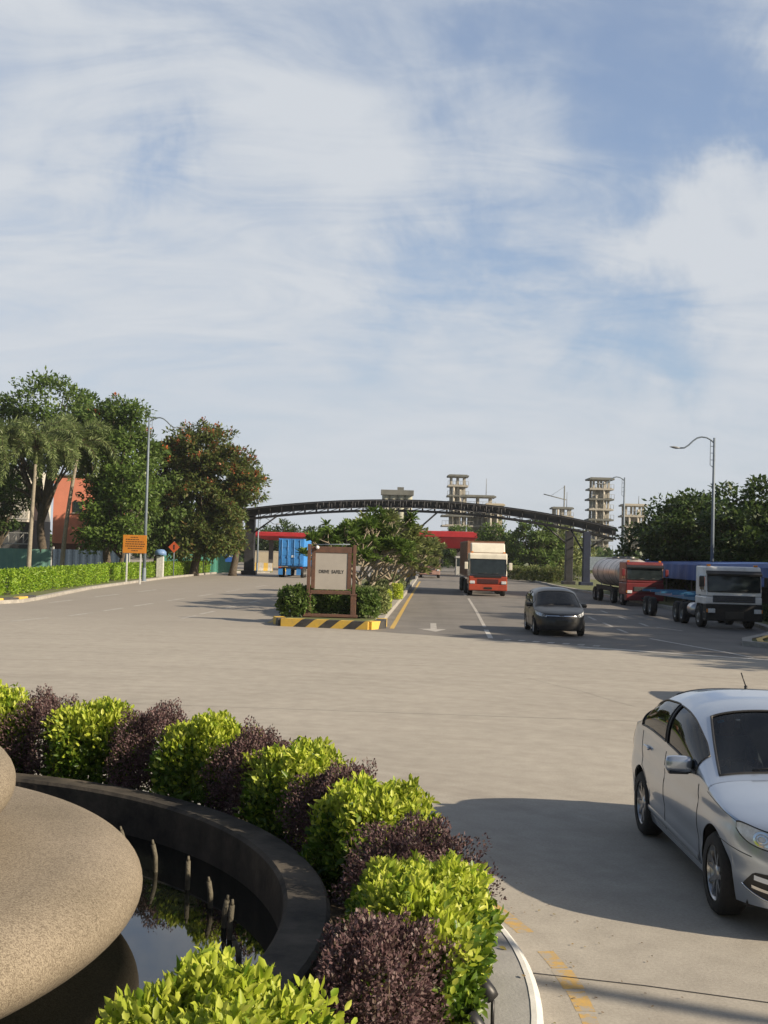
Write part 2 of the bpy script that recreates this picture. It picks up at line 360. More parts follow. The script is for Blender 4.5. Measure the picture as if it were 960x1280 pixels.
# median strip
MD_ = [(-0.25, 41.2), (0.05, 42.6), (0.2, 47), (1.1, 66), (2.2, 90), (3.4, 117), (4.2, 138), (3.2, 142), (-1.6, 142), (-1.4, 117), (-2.3, 90), (-3.2, 62), (-3.75, 47), (-3.85, 43), (-3.6, 41.9)]
slab('median_strip', MD_, 0.2, M_kerb)
cxm = [(x + (0.28 if x < (y - 44) * 0.044 - 1.6 else -0.28), y + (0.3 if y < 44 else -0.3 if y > 135 else 0)) for x, y in MD_]
slab('median_soil', cxm, 0.24, M_grass, z0=0.15)
# black and yellow slanted stripes on the nose of the median
def nose(mbs, a, c, n, lean, h0=0.0, h1=0.27, th=0.10):
    a = Vector((*a, 0)); c = Vector((*c, 0)); t = (c - a) / n; nn = Vector((t.y, -t.x, 0)).normalized()
    for i in range(n):
        b0, b1 = a + t * i, a + t * (i + 1); off = t * lean
        e0, e1 = b0 + off, b1 + off
        if i == 0: e0 = b0
        if i == n - 1: e1 = b1
        V = [(*(b0 + nn * th).xy, h0), (*(b1 + nn * th).xy, h0), (*(e1 + nn * th).xy, h1), (*(e0 + nn * th).xy, h1),
             (*(b0 - nn * 0.25).xy, h0), (*(b1 - nn * 0.25).xy, h0), (*(e1 - nn * 0.25).xy, h1), (*(e0 - nn * 0.25).xy, h1)]
        mbs[i % 2].add(V, [(0, 1, 2, 3), (3, 2, 6, 7), (4, 7, 6, 5), (0, 3, 7, 4), (1, 5, 6, 2), (0, 4, 5, 1)])
mbs = [MB(), MB()]
nose(mbs, (-3.42, 41.45), (-0.42, 40.75), 7, 0.75)
nose(mbs, (-0.40, 40.78), (0.06, 41.7), 2, 0.3)
nose([mbs[1], mbs[0]], (0.07, 41.75), (0.12, 43.2), 2, 0.3)
nose(mbs, (-3.72, 42.6), (-3.45, 41.5), 2, 0.3)
tag(mbs[0].build('kerb_yellow_stripes', M_yellow_k), kind='structure'); tag(mbs[1].build('kerb_black_stripes', M_black_k), kind='structure')

# road markings
mw = MB(); my = MB(); mww = MB()
for a, c in [((-13.4, 36.2), (-12.6, 38.6)), ((-12.3, 40.0), (-11.7, 42.3)), ((-11.35, 43.8), (-11.1, 46.2)), ((-11.0, 47.6), (-10.8, 50.2)), ((-10.7, 52), (-10.45, 55)), ((-10.3, 58), (-10, 61)), ((-9.8, 64), (-9.5, 68)), ((-9.3, 72), (-9.0, 76)), ((-8.6, 82), (-8.3, 87)),
             ((-7.3, 44.0), (-7.1, 46.2)), ((-7.1, 47.2), (-6.9, 49.8)), ((-6.8, 52), (-6.6, 55)), ((-6.4, 58), (-6.2, 61)), ((-14.6, 53), (-14.4, 56)), ((-14.3, 60), (-14.0, 64)), ((-13.8, 68), (-13.5, 72))]:
    strip(mww, [a, c], 0.16, 0.004)
# centre line of the right carriageway, solid then broken
strip(mw, [(3.5, 38.2), (3.72, 42.5)], 0.16, 0.004); strip(mww, [(3.8, 44), (4.4, 55.4), (5.2, 72)], 0.13, 0.004)
for y in (76, 84, 92, 100): strip(mww, [(5.1 + (y - 72) * 0.05, y), (5.3 + (y - 72) * 0.05, y + 4)], 0.15, 0.004)
# lanes and bay lines on the right
for a, c in [((9.5, 62), (9.9, 66)), ((9.3, 56), (9.55, 59.5)), ((9.1, 51), (9.3, 54)), ((8.95, 46.6), (9.1, 49.2)), ((8.8, 43.0), (8.9, 45.2)), ((10.9, 58), (11.05, 60.5)), ((10.7, 52.5), (10.85, 55)), ((10.55, 47.5), (10.7, 49.8)), ((11.3, 45.0), (10.75, 47.0))]:
    strip(mww, [a, c], 0.14, 0.004)
strip(mw, [(9.0, 40.2), (10.1, 35.0), (10.35, 33.4)], 0.13, 0.004)
strip(mw, [(5.9, 35.6), (8.2, 34.2), (10.9, 32.5)], 0.30, 0.0045)                       # stop line
for i in range(7): strip(mww, [(3.9 + i * 0.42, 37.5 - i * 0.26), (4.05 + i * 0.42, 38.0 - i * 0.26)], 0.2, 0.0042)
# worn arrow on the left lane
mww.add([(1.3, 42.1, .004), (2.3, 42.1, .004), (1.85, 40.6, .004)], [(0, 1, 2)]); strip(mww, [(1.85, 42.1), (1.98, 45.5)], 0.22, 0.004)
strip(my, [(0.38, 41.6), (0.62, 47), (1.45, 66), (2.55, 90), (3.5, 111)], 0.16, 0.004)
strip(my, [(-4.0, 43), (-3.95, 47), (-3.4, 62)], 0.14, 0.004)
tag(mw.build('road_markings_white', M_white), kind='structure'); tag(mww.build('road_markings_worn', M_white_worn), kind='structure'); tag(my.build('road_markings_yellow', M_yellow), kind='structure')
# worn yellow dashes that follow the roundabout kerb
m_, n_, l_, b_ = nodes('flaked_yellow_paint')
tcn = n_.new('ShaderNodeTexCoord'); nz = n_.new('ShaderNodeTexNoise'); nz.inputs['Scale'].default_value = 9; nz.inputs['Detail'].default_value = 8; nz.inputs['Roughness'].default_value = 0.7; l_.new(tcn.outputs['Object'], nz.inputs['Vector'])
cr = n_.new('ShaderNodeValToRGB'); l_.new(nz.outputs['Fac'], cr.inputs[0])
for i, (p, c) in enumerate([(0.43, (0.335, 0.30, 0.25)), (0.51, (0.43, 0.29, 0.11)), (0.66, (0.54, 0.33, 0.07))]):
    e = cr.color_ramp.elements[i] if i < 2 else cr.color_ramp.elements.new(p)
    e.position = p; e.color = (*c, 1)
l_.new(cr.outputs[0], b_.inputs['Base Color']); b_.inputs['Roughness'].default_value = 0.8
mb = MB()
for k in range(-16, 40):
    a0 = k * 0.062; pts = []
    for j in range(5):
        a = a0 + 0.056 * j / 4; r_ = 5.86 + 0.01 * math.sin(k * 3.1)
        pts.append((CX + r_ * math.cos(a), CY + r_ * math.sin(a)))
    if k % 5 != 3: strip(mb, pts, 0.115 + 0.02 * math.sin(k * 1.7), 0.0012)
tag(mb.build('roundabout_dashes', m_), kind='structure')
# joints and cracks in the slabs
mb = MB(); M_joint = mat('joint_bitumen', (0.035, 0.032, 0.03), 0.7)
strip(mb, [(1.02, 7.72), (1.7, 7.55), (2.4, 7.32), (4.2, 6.95), (8.0, 6.2)], 0.014, 0.003)
strip(mb, [(3.2, 26.2), (3.7, 24.6), (4.0, 23.9), (4.35, 22.4), (4.6, 21.6)], 0.007, 0.003)
for a, c in [((-30, 21.5), (40, 17.8)), ((-30, 31), (5, 28.5))]: strip(mb, [a, c], 0.012, 0.003)
tag(mb.build('slab_joints', M_joint), kind='structure')

# ================================================================== roundabout: kerb ring, planter, pool, fountain
mb = MB(); mb.lathe([(5.57, -0.03), (5.555, 0.18), (5.52, 0.205), (5.18, 0.215), (5.17, 0.1)], 160, (CX, CY, 0), smooth=False)
tag(mb.build('roundabout_kerb', M_kerb_grey), kind='structure')
M_whitekerb = mat('white_kerb_paint', (0.70, 0.69, 0.65), 0.6, scale=6.0, col2=(0.5, 0.49, 0.46))
mb = MB(); mb.lathe([(5.574, 0.03), (5.5605, 0.178), (5.525, 0.2095), (5.495, 0.2105)], 160, (CX, CY, 0), smooth=False); tag(mb.build('roundabout_kerb_paint', M_whitekerb), kind='structure')
mb = MB(); mb.lathe([(5.2, 0.19), (4.9, 0.24), (4.6, 0.25), (4.33, 0.24)], 120, (CX, CY, 0)); tag(mb.build('planter_soil', M_soil), kind='structure')
M_wall = mat('dark_pool_wall', (0.115, 0.10, 0.082), 0.9, spec=0.2, scale=2.6, col2=(0.032, 0.030, 0.028), bump=0.35, bscale=25)
mb = MB(); mb.lathe([(4.35, 0.0), (4.35, 0.475), (4.325, 0.50), (4.09, 0.505), (4.065, 0.48), (4.06, -0.2)], 144, (CX, CY, 0), smooth=False)
tag(mb.build('pool_wall', M_wall), 'low dark round wall holding the fountain pool', 'wall')
mw_, n, l, b = nodes('pool_water')
b.inputs['Base Color'].default_value = (0.006, 0.007, 0.006, 1); b.inputs['Roughness'].default_value = 0.02; b.inputs['IOR'].default_value = 1.5; b.inputs['Specular IOR Level'].default_value = 0.9
nz = n.new('ShaderNodeTexNoise'); nz.inputs['Scale'].default_value = 5; nz.inputs['Detail'].default_value = 2; bp = n.new('ShaderNodeBump'); bp.inputs['Strength'].default_value = 0.03; bp.inputs['Distance'].default_value = 0.02; l.new(nz.outputs['Fac'], bp.inputs['Height']); l.new(bp.outputs[0], b.inputs['Normal'])
mb = MB(); mb.lathe([(0.02, 0.18), (4.07, 0.18)], 64, (CX, CY, 0)); tag(mb.build('pool_water', mw_), kind='structure')

def stone_material():
    m, n, l, b = nodes('washed_pebble_stone')
    tcn = n.new('ShaderNodeTexCoord'); P = tcn.outputs['Object']
    vo = n.new('ShaderNodeTexVoronoi'); vo.inputs['Scale'].default_value = 165; l.new(P, vo.inputs['Vector'])
    sx = n.new('ShaderNodeSeparateColor'); l.new(vo.outputs['Color'], sx.inputs[0])
    cr = n.new('ShaderNodeValToRGB'); l.new(sx.outputs[0], cr.inputs[0]); e = cr.color_ramp.elements
    e[0].position = 0.0; e[0].color = (0.15, 0.125, 0.095, 1); e[1].position = 1.0; e[1].color = (0.30, 0.26, 0.205, 1)
    q = e.new(0.5); q.color = (0.22, 0.187, 0.145, 1); q = e.new(0.06); q.color = (0.12, 0.095, 0.07, 1)
    nz = n.new('ShaderNodeTexNoise'); nz.inputs['Scale'].default_value = 1.2; nz.inputs['Detail'].default_value = 6; l.new(P, nz.inputs['Vector'])
    r2 = n.new('ShaderNodeValToRGB'); l.new(nz.outputs['Fac'], r2.inputs[0]); r2.color_ramp.elements[0].position = 0.3; r2.color_ramp.elements[0].color = (0.80, 0.78, 0.72, 1); r2.color_ramp.elements[1].position = 0.7; r2.color_ramp.elements[1].color = (1.12, 1.1, 1.06, 1)
    mx = n.new('ShaderNodeMix'); mx.data_type = 'RGBA'; mx.blend_type = 'MULTIPLY'; mx.inputs[0].default_value = 1; l.new(cr.outputs[0], mx.inputs[6]); l.new(r2.outputs[0], mx.inputs[7])
    # algae line just above the water
    sp = n.new('ShaderNodeSeparateXYZ'); l.new(P, sp.inputs[0]); ad = n.new('ShaderNodeMath'); ad.operation = 'MULTIPLY_ADD'; l.new(nz.outputs['Fac'], ad.inputs[0]); ad.inputs[1].default_value = 0.35; l.new(sp.outputs[2], ad.inputs[2])
    mr = n.new('ShaderNodeMapRange'); l.new(ad.outputs[0], mr.inputs[0]); mr.inputs[1].default_value = 0.48; mr.inputs[2].default_value = 0.22
    m3 = n.new('ShaderNodeMix'); m3.data_type = 'RGBA'; l.new(mr.outputs[0], m3.inputs[0]); l.new(mx.outputs[2], m3.inputs[6]); m3.inputs[7].default_value = (0.06, 0.052, 0.03, 1)
    l.new(m3.outputs[2], b.inputs['Base Color']); b.inputs['Roughness'].default_value = 0.8
    bp = n.new('ShaderNodeBump'); bp.inputs['Strength'].default_value = 0.25; bp.inputs['Distance'].default_value = 0.006; l.new(vo.outputs['Distance'], bp.inputs['Height']); bp.invert = True; l.new(bp.outputs[0], b.inputs['Normal'])
    return m
M_stone = stone_material()
ft = empty('fountain', (CX, CY, 0.0), 0, 'tiered round fountain of washed pebble stone standing in the pool', 'fountain')
prof = []
for i in range(29):                                   # bulging rim, tucked in below
    a = -1.25 + i * (1.25 + 1.50) / 28
    prof.append((2.74 + 0.45 * math.cos(a), 0.515 + 0.255 * math.sin(a)))
prof = [(2.30, -0.2), (2.45, 0.02)] + prof + [(2.5, 0.785), (1.9, 0.84), (1.2, 0.86)]
mb = MB(); mb.lathe(prof, 128); mb.build('lower_basin', M_stone, ft)
prof2 = [(1.62, 0.84), (1.80, 0.88)]
for i in range(17):
    a = -1.2 + i * 2.5 / 16; prof2.append((1.98 + 0.40 * math.cos(a), 1.12 + 0.26 * math.sin(a)))
prof2 += [(1.9, 1.40), (1.2, 1.43), (0.4, 1.46)]
mb = MB(); mb.lathe(prof2, 96); mb.build('middle_basin', M_stone, ft)
mb = MB(); mb.lathe([(0.5, 1.42), (0.42, 1.8), (0.45, 2.2), (0.8, 2.35), (0.95, 2.45), (0.85, 2.5), (0.2, 2.52), (0.01, 2.52)], 64); mb.build('top_basin', M_stone, ft)
M_pipe = mat('lichen_pipe', (0.15, 0.135, 0.10), 0.85, scale=20, col2=(0.06, 0.055, 0.04), bump=0.4)
noz = [(153, 'half hidden behind the rim of the stone basin', -1.98, 9.63, -0.04), (195, 'slightly bent and standing clear of the stone rim', -1.65, 9.18, -0.03), (236, 'upright in the dark water beside the bent one', -1.34, 8.73, 0.0),
       (263, 'thin one between the upright pipe and the pool wall', -1.11, 8.31, -0.02), (284, 'short one at the corner of the reflections below the wall', -0.97, 7.89, 0.02), (289, 'tallest one, dark against the pool wall', -0.90, 7.66, 0.01), (300, 'leaning one nearest the clipped yellow shrub', -0.77, 7.14, -0.04)]
for i, (_, txt, x, y, ln) in enumerate(noz):
    o = empty('fountain_nozzle', (x, y, 0.17), 0, 'thin weathered fountain pipe, ' + txt, 'fountain nozzle', 'pipes standing in the fountain pool')
    h = (0.24, 0.25, 0.25, 0.22, 0.22, 0.26, 0.20)[i]
    mb = MB(); mb.tube([(0, 0, -0.2), (ln * 0.3, 0, h * 0.5), (ln, 0, h * 0.86)], [0.019, 0.018, 0.017], 10); mb.build('pipe', M_pipe, o)
    mb = MB(); mb.tube([(ln, 0, h * 0.86), (ln * 1.2, 0, h)], [0.013, 0.008], 8); mb.build('tip', M_pipe, o)

# dead leaves and grit on the soil, the kerb and the road beside it
g = np.random.default_rng(5); n = 900; a = g.uniform(-0.75, 1.6, n); r_ = np.where(g.uniform(0, 1, n) < 0.7, g.uniform(4.37, 5.2, n), g.uniform(5.2, 6.6, n)); zf = np.where(r_ < 5.18, 0.255, np.where(r_ < 5.53, 0.218, 0.006))
zf = np.where((r_ >= 5.5) & (r_ < 5.6), -0.2, zf)
Pl = np.stack([CX + r_ * np.cos(a), CY + r_ * np.sin(a), zf + g.uniform(0, 0.006, n)], 1); Dl = np.stack([g.normal(size=n), g.normal(size=n), g.normal(0, 0.06, n)], 1)
LM_dead = leaf_mat('dead_leaf', [(0.20, 0.12, 0.05), (0.13, 0.075, 0.035), (0.28, 0.20, 0.08), (0.16, 0.15, 0.04)], 0.1, 0.8)
sz = np.where(r_ > 5.55, 0.022, 0.045) * g.uniform(0.6, 1.3, n)
tag(leaf_object('fallen_leaves', Pl, Dl, np.tile([0, 0, 1.0], (n, 1)) + g.normal(0, 0.15, (n, 3)), sz, sz * 0.3, LM_dead, None), kind='stuff')

# ------------------------------------------------------------------ clipped shrubs of the ring
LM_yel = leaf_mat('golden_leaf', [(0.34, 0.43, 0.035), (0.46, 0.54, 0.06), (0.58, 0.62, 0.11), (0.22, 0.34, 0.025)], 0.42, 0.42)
LM_green = leaf_mat('deep_green_leaf', [(0.06, 0.13, 0.014), (0.10, 0.18, 0.018), (0.17, 0.25, 0.028), (0.04, 0.09, 0.012)], 0.35, 0.38)
LM_pur = leaf_mat('purple_leaf', [(0.075, 0.038, 0.043), (0.125, 0.072, 0.077), (0.19, 0.12, 0.12), (0.07, 0.055, 0.036)], 0.2, 0.5)
M_twig = mat('twig_bark', (0.12, 0.085, 0.055), 0.9, scale=15)
def shrub(name, label, cat, group, loc, rz, dims, n, L, Wd, lm, power=3.2, lump=0.09, up=0.55, simple=False, seed=0, z0=0.0, depth=0.14, green_lm=None):
    g = np.random.default_rng(seed + 100)
    a, b, h = dims; root = empty(name, loc, rz, label, cat, group)
    d = unit(g.normal(size=(n, 3))); d[:, 2] = np.where(d[:, 2] < -0.75, -d[:, 2], d[:, 2])
    r = 1.0 / (np.abs(d[:, 0]) ** power + np.abs(d[:, 1]) ** power + np.abs(d[:, 2]) ** power) ** (1 / power)
    ph = g.uniform(0, 6.28, 9)
    wob = 1 + lump * (np.sin(5 * d[:, 0] + ph[0]) * np.sin(4 * d[:, 1] + ph[1]) + 0.7 * np.sin(9 * d[:, 0] + ph[2]) * np.sin(8 * d[:, 2] + ph[3]) + 0.5 * np.sin(14 * d[:, 1] + ph[4] + 6 * d[:, 2]))
    dep = 1 - np.abs(g.normal(0, depth, n)); dep = np.clip(dep + g.normal(0, 0.02, n), 0.35, 1.08)
    P = d * (r * wob * dep)[:, None]; c = h / 2
    P = np.stack([P[:, 0] * a, P[:, 1] * b, c + P[:, 2] * c], 1); P[:, 2] = np.maximum(P[:, 2], 0.03 + z0)
    out = unit(np.stack([np.sign(d[:, 0]) * np.abs(d[:, 0]) ** (power - 1), np.sign(d[:, 1]) * np.abs(d[:, 1]) ** (power - 1), np.sign(d[:, 2]) * np.abs(d[:, 2]) ** (power - 1)], 1))
    D = out * 0.55 + np.array([0, 0, up]) + g.normal(0, 0.55, (n, 3)); U = out + np.array([0, 0, 0.5]) + g.normal(0, 0.5, (n, 3))
    LL, WW = L * g.uniform(0.6, 1.25, n), Wd * g.uniform(0.75, 1.2, n)
    if green_lm is not None:
        tip = g.uniform(0, 1, n) < np.clip((P[:, 2] / h - 0.52) * 2.6 + 0.10, 0.10, 0.96)  # more golden leaves towards the top, greener ones towards the bottom
        leaf_object('golden_leaves', P[tip], D[tip], U[tip], LL[tip], WW[tip], lm, root, simple=simple); leaf_object('foliage', P[~tip], D[~tip], U[~tip], LL[~tip] * 1.1, WW[~tip] * 1.15, green_lm, root, simple=simple)
    else: leaf_object('foliage', P, D, U, LL, WW, lm, root, simple=simple)
    mb = MB()
    for k in range(max(5, int(14 * a))):
        x, y = g.uniform(-0.7, 0.7) * a, g.uniform(-0.6, 0.6) * b
        mb.tube([(x * 0.8, y * 0.8, -0.05), (x * 0.9 + g.normal(0, .02), y * 0.9 + g.normal(0, .02), h * 0.35), (x * 1.1, y * 1.1, h * 0.8)], [0.012, 0.009, 0.004], 5)
        if a < 0.8 and lm not in (LM_yel, LM_pur): mb.build('stem', M_twig, root); mb = MB()
    if mb.v: mb.build('stem', M_twig, root)
    return root
RINGG = 'clipped shrubs round the fountain pool'
def ring_shrub(kind, txt, ang, half, rad_half, top, seed, R=4.83):
    a = rad(ang); loc = (CX + R * math.cos(a), CY + R * math.sin(a), 0.23); rz = a + PI / 2
    near = math.hypot(loc[0], loc[1] - 0)
    if kind == 'y':
        n = int(9500 * half * (1.25 if near < 9 else 1.0) / 0.5)
        return shrub('golden_shrub', 'yellow green shrub ' + txt, 'shrub', RINGG, loc, rz, (half, rad_half, top), n, 0.062, 0.0155, LM_yel, 3.0, 0.15, 0.6, seed=seed, green_lm=LM_green, depth=0.22)
    n = int(21000 * half / 0.45)
    return shrub('purple_shrub', 'purple leaved shrub ' + txt, 'shrub', RINGG, loc, rz, (half, rad_half, top), n, 0.027, 0.0072, LM_pur, 2.4, 0.20, 0.5, simple=True, seed=seed, depth=0.2)
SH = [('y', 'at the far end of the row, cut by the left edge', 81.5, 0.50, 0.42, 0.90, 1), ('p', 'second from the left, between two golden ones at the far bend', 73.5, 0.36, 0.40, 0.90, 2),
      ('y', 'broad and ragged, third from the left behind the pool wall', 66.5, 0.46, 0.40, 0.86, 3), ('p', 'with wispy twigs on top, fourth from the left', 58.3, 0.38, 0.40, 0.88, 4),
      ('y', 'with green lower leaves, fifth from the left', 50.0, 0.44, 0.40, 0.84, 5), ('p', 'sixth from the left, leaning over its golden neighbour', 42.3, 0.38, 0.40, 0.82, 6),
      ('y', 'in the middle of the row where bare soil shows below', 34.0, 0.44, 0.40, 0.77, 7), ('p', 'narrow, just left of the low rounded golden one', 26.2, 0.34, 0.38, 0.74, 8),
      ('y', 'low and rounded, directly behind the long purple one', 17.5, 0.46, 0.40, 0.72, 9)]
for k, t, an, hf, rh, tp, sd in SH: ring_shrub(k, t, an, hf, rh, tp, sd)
ring_shrub('p', 'long and low, reaching out over the car shadow on the road', 6.8, 0.30, 0.44, 0.68, 10, R=4.88)
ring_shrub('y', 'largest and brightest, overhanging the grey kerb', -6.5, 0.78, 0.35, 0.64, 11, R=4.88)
ring_shrub('p', 'big and dense, in front of the largest golden one', -17.0, 0.44, 0.29, 0.68, 12, R=4.84)
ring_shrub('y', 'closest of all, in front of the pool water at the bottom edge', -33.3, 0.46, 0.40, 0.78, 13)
M_black = mat('black_plastic', (0.018, 0.018, 0.02), 0.45, var=0.1)
M_lens = mat('lamp_lens', (0.5, 0.5, 0.48), 0.15, var=0.05)
for i, (a, r_, txt) in enumerate([(-9.5, 5.30, 'upper of the two beside the golden shrub on the kerb'), (-14.5, 5.30, 'lower of the two beside the golden shrub on the kerb')]):
    o = empty('garden_spotlight', (CX + r_ * math.cos(rad(a)), CY + r_ * math.sin(rad(a)), 0.21), rad(a), 'small black garden spotlight, ' + txt, 'spotlight', 'garden spotlights of the planter')
    mb = MB(); mb.tube([(0, 0, 0), (0, 0, 0.16)], 0.010, 8); mb.box((0, 0, 0.004), (0.08, 0.08, 0.012)); mb.build('stake', M_black, o)
    mb = MB(); mb.lathe([(0.01, 0.0), (0.036, 0.0), (0.042, 0.03), (0.042, 0.11), (0.036, 0.112), (0.034, 0.10), (0.01, 0.10)], 20); h = mb.build('lamp_housing', M_black, o); h.location = (0, 0, 0.17); h.rotation_euler = (0, rad(-40), 0)
    mb = MB(); mb.lathe([(0.001, 0.102), (0.034, 0.101)], 20); mb.build('lens', M_lens, h)

# ================================================================== trees and palms
LM_tree = leaf_mat('tree_leaf', [(0.065, 0.12, 0.026), (0.105, 0.17, 0.035), (0.15, 0.215, 0.058), (0.07, 0.13, 0.03)], 0.42, 0.45)
LM_tree2 = leaf_mat('fresh_leaf', [(0.07, 0.13, 0.022), (0.11, 0.18, 0.034), (0.15, 0.215, 0.05)], 0.35, 0.45)
LM_dark = leaf_mat('dark_leaf', [(0.032, 0.068, 0.018), (0.055, 0.095, 0.024), (0.085, 0.125, 0.032)], 0.38, 0.45)
LM_rust = leaf_mat('rusty_leaf', [(0.09, 0.14, 0.032), (0.12, 0.14, 0.04), (0.075, 0.13, 0.028), (0.165, 0.115, 0.042)], 0.42, 0.5)
LM_olive = leaf_mat('olive_leaf', [(0.14, 0.185, 0.055), (0.195, 0.235, 0.08), (0.25, 0.27, 0.11), (0.10, 0.15, 0.042)], 0.3, 0.5)
LM_flame = leaf_mat('orange_blossom', [(0.45, 0.09, 0.02), (0.60, 0.16, 0.04), (0.35, 0.07, 0.02)], 0.3, 0.5)
LM_flame2 = leaf_mat('rust_blossom', [(0.26, 0.07, 0.025), (0.36, 0.11, 0.04), (0.20, 0.07, 0.025)], 0.3, 0.5)
LM_hedge = leaf_mat('lime_leaf', [(0.16, 0.30, 0.02), (0.24, 0.38, 0.03), (0.32, 0.44, 0.045), (0.12, 0.24, 0.02)], 0.4, 0.45)
LM_palm = leaf_mat('palm_leaf', [(0.12, 0.175, 0.06), (0.175, 0.23, 0.085), (0.225, 0.275, 0.12)], 0.3, 0.4)
LM_grey = leaf_mat('grey_green_leaf', [(0.085, 0.115, 0.045), (0.12, 0.15, 0.065), (0.16, 0.18, 0.08)], 0.3, 0.5)
M_bark = mat('tree_bark', (0.12, 0.095, 0.070), 0.95, scale=6, col2=(0.05, 0.04, 0.03), bump=0.5)
M_bark_pale = mat('pale_bark', (0.33, 0.29, 0.23), 0.9, scale=5, col2=(0.20, 0.175, 0.14), bump=0.3)
def tree(name, label, loc, trunk_h, trunk_r, lobes, lm, n_clump, per, L, Wd, group=None, seed=0, blossom=None, bark=None, spread=0.75, cat='tree', flat=1.0):
    """lobes: (x, y, z, rx, ry, rz) ellipsoids that hold the clumps of leaves"""
    g = np.random.default_rng(seed + 500); root = empty(name, loc, 0, label, cat, group)
    vol = np.array([l_[3] * l_[4] * l_[5] for l_ in lobes]) ** 0.75; pick = g.choice(len(lobes), n_clump, p=vol / vol.sum())
    lob = np.array(lobes)[pick]; d = unit(g.normal(size=(n_clump, 3))); rr = g.uniform(0.35, 1.0, n_clump) ** 0.45 * g.uniform(0.86, 1.10, n_clump)
    Cc = lob[:, :3] + d * rr[:, None] * lob[:, 3:]
    keep = Cc[:, 2] > 0.8; Cc = Cc[keep]; n_c = len(Cc); d = d[keep]
    size = g.uniform(0.55, 1.2, n_c) * spread
    q = unit(g.normal(size=(n_c, per, 3))) * (g.uniform(0.15, 1.0, (n_c, per, 1)) ** 0.6)
    q[..., 2] *= 0.6 * flat
    P = (Cc[:, None] + q * size[:, None, None]).reshape(-1, 3); out = (d[:, None] * 0.8 + q).reshape(-1, 3); n = len(P)
    D = out * 0.6 + g.normal(0, 0.7, (n, 3)) + np.array([0, 0, -0.15]); U = out * 0.5 + np.array([0, 0, 0.9]) + g.normal(0, 0.5, (n, 3))
    leaf_object('crown', P, D, U, L * g.uniform(0.6, 1.3, n), Wd * g.uniform(0.7, 1.25, n), lm, root, simple=True)
    mb = MB(); top = Vector((0, 0, trunk_h)); pts = []
    for i in range(7):
        t = i / 6; pts.append((0.25 * trunk_r * math.sin(t * 5 + seed) * 2, 0.2 * trunk_r * math.cos(t * 4 + seed) * 2, -0.2 + (trunk_h + 0.2) * t))
    mb.tube(pts, [trunk_r * (1.35 if i == 0 else 1.05 - 0.35 * i / 6) for i in range(7)], 10)
    idx = g.choice(n_c, min(n_c, 26), replace=False)
    for i in idx:
        e = Vector(Cc[i]); s0 = Vector(pts[4 + (i % 3)]); md = s0.lerp(e, 0.5) + Vector((g.normal(0, .3), g.normal(0, .3), 0.25 * (e - s0).length * 0.4))
        mb.tube([s0, s0.lerp(md, 0.5) + Vector((0, 0, 0.1)), md, e], [trunk_r * 0.42, trunk_r * 0.32, trunk_r * 0.2, trunk_r * 0.06], 6)
    mb.build('trunk', bark or M_bark, root)
    if blossom:
        bm_, nb, lo = blossom
        cand = np.where((Cc[:, 2] > lo) & (d[:, 2] > -0.2))[0]; ii = g.choice(cand, min(nb, len(cand)), replace=False)
        Q = (Cc[ii][:, None] + d[ii][:, None] * 0.45 * spread + g.normal(0, 0.16, (len(ii), 16, 3))).reshape(-1, 3); n = len(Q)
        leaf_object('blossom', Q, g.normal(0, 1, (n, 3)) + [0, 0, 0.8], g.normal(0, 1, (n, 3)) + [0, 0, 0.4], np.full(n, 0.22), np.full(n, 0.085), bm_, root, simple=True)
    return root
TG = 'trees along the left road'
tree('rain_tree', 'tallest spreading tree behind the two palms', (-29.5, 104, 0), 6.0, 0.42, [(0, 0, 14.6, 4.8, 4, 2.4), (-4.5, 0, 12.4, 3.6, 3.5, 2.4), (3.5, -1, 12.6, 3.4, 3.2, 2.6), (-1, 0, 10.6, 4.5, 4, 1.6), (-5, 0, 8, 2.6, 3, 2.0)], LM_tree, 175, 95, 0.42, 0.10, TG, 1, spread=1.15)
tree('tulip_tree', 'leafy tree with scattered orange blossom between palms and lamp', (-22.4, 98, 0), 5.0, 0.34, [(0, 0, 12.4, 3.0, 3.0, 2.3), (1.5, -1, 10.0, 2.7, 3, 2.6), (-1.2, 0, 9.8, 2.8, 3, 2.2), (1.0, -1, 6.0, 2.5, 3, 3.0), (0.6, 0, 13.0, 1.8, 1.8, 1.4)], LM_tree, 210, 95, 0.40, 0.10, TG, 2, (LM_flame, 14, 6.0), spread=1.0)
tree('tulip_tree', 'low light green tree right behind the orange sign', (-20.2, 93, 0), 2.4, 0.22, [(0, 0, 5.2, 2.7, 2.4, 2.0), (-1.0, 0, 3.6, 2.5, 2.2, 1.5), (0.8, 0, 7.4, 2.2, 2.0, 1.9)], LM_tree2, 100, 90, 0.36, 0.09, TG, 3, spread=0.9)
tree('tulip_tree', 'green tree filling the gap between the lamp and the rusty tree', (-20.0, 107, 0), 3.0, 0.3, [(0, 0, 9.2, 2.2, 2.4, 2.6), (0.6, 0, 6.4, 2.8, 2.6, 2.4), (-0.4, 0, 4.0, 2.8, 2.4, 2.2)], LM_tree, 120, 95, 0.40, 0.10, TG, 9, (LM_flame, 6, 5.0), spread=1.0)
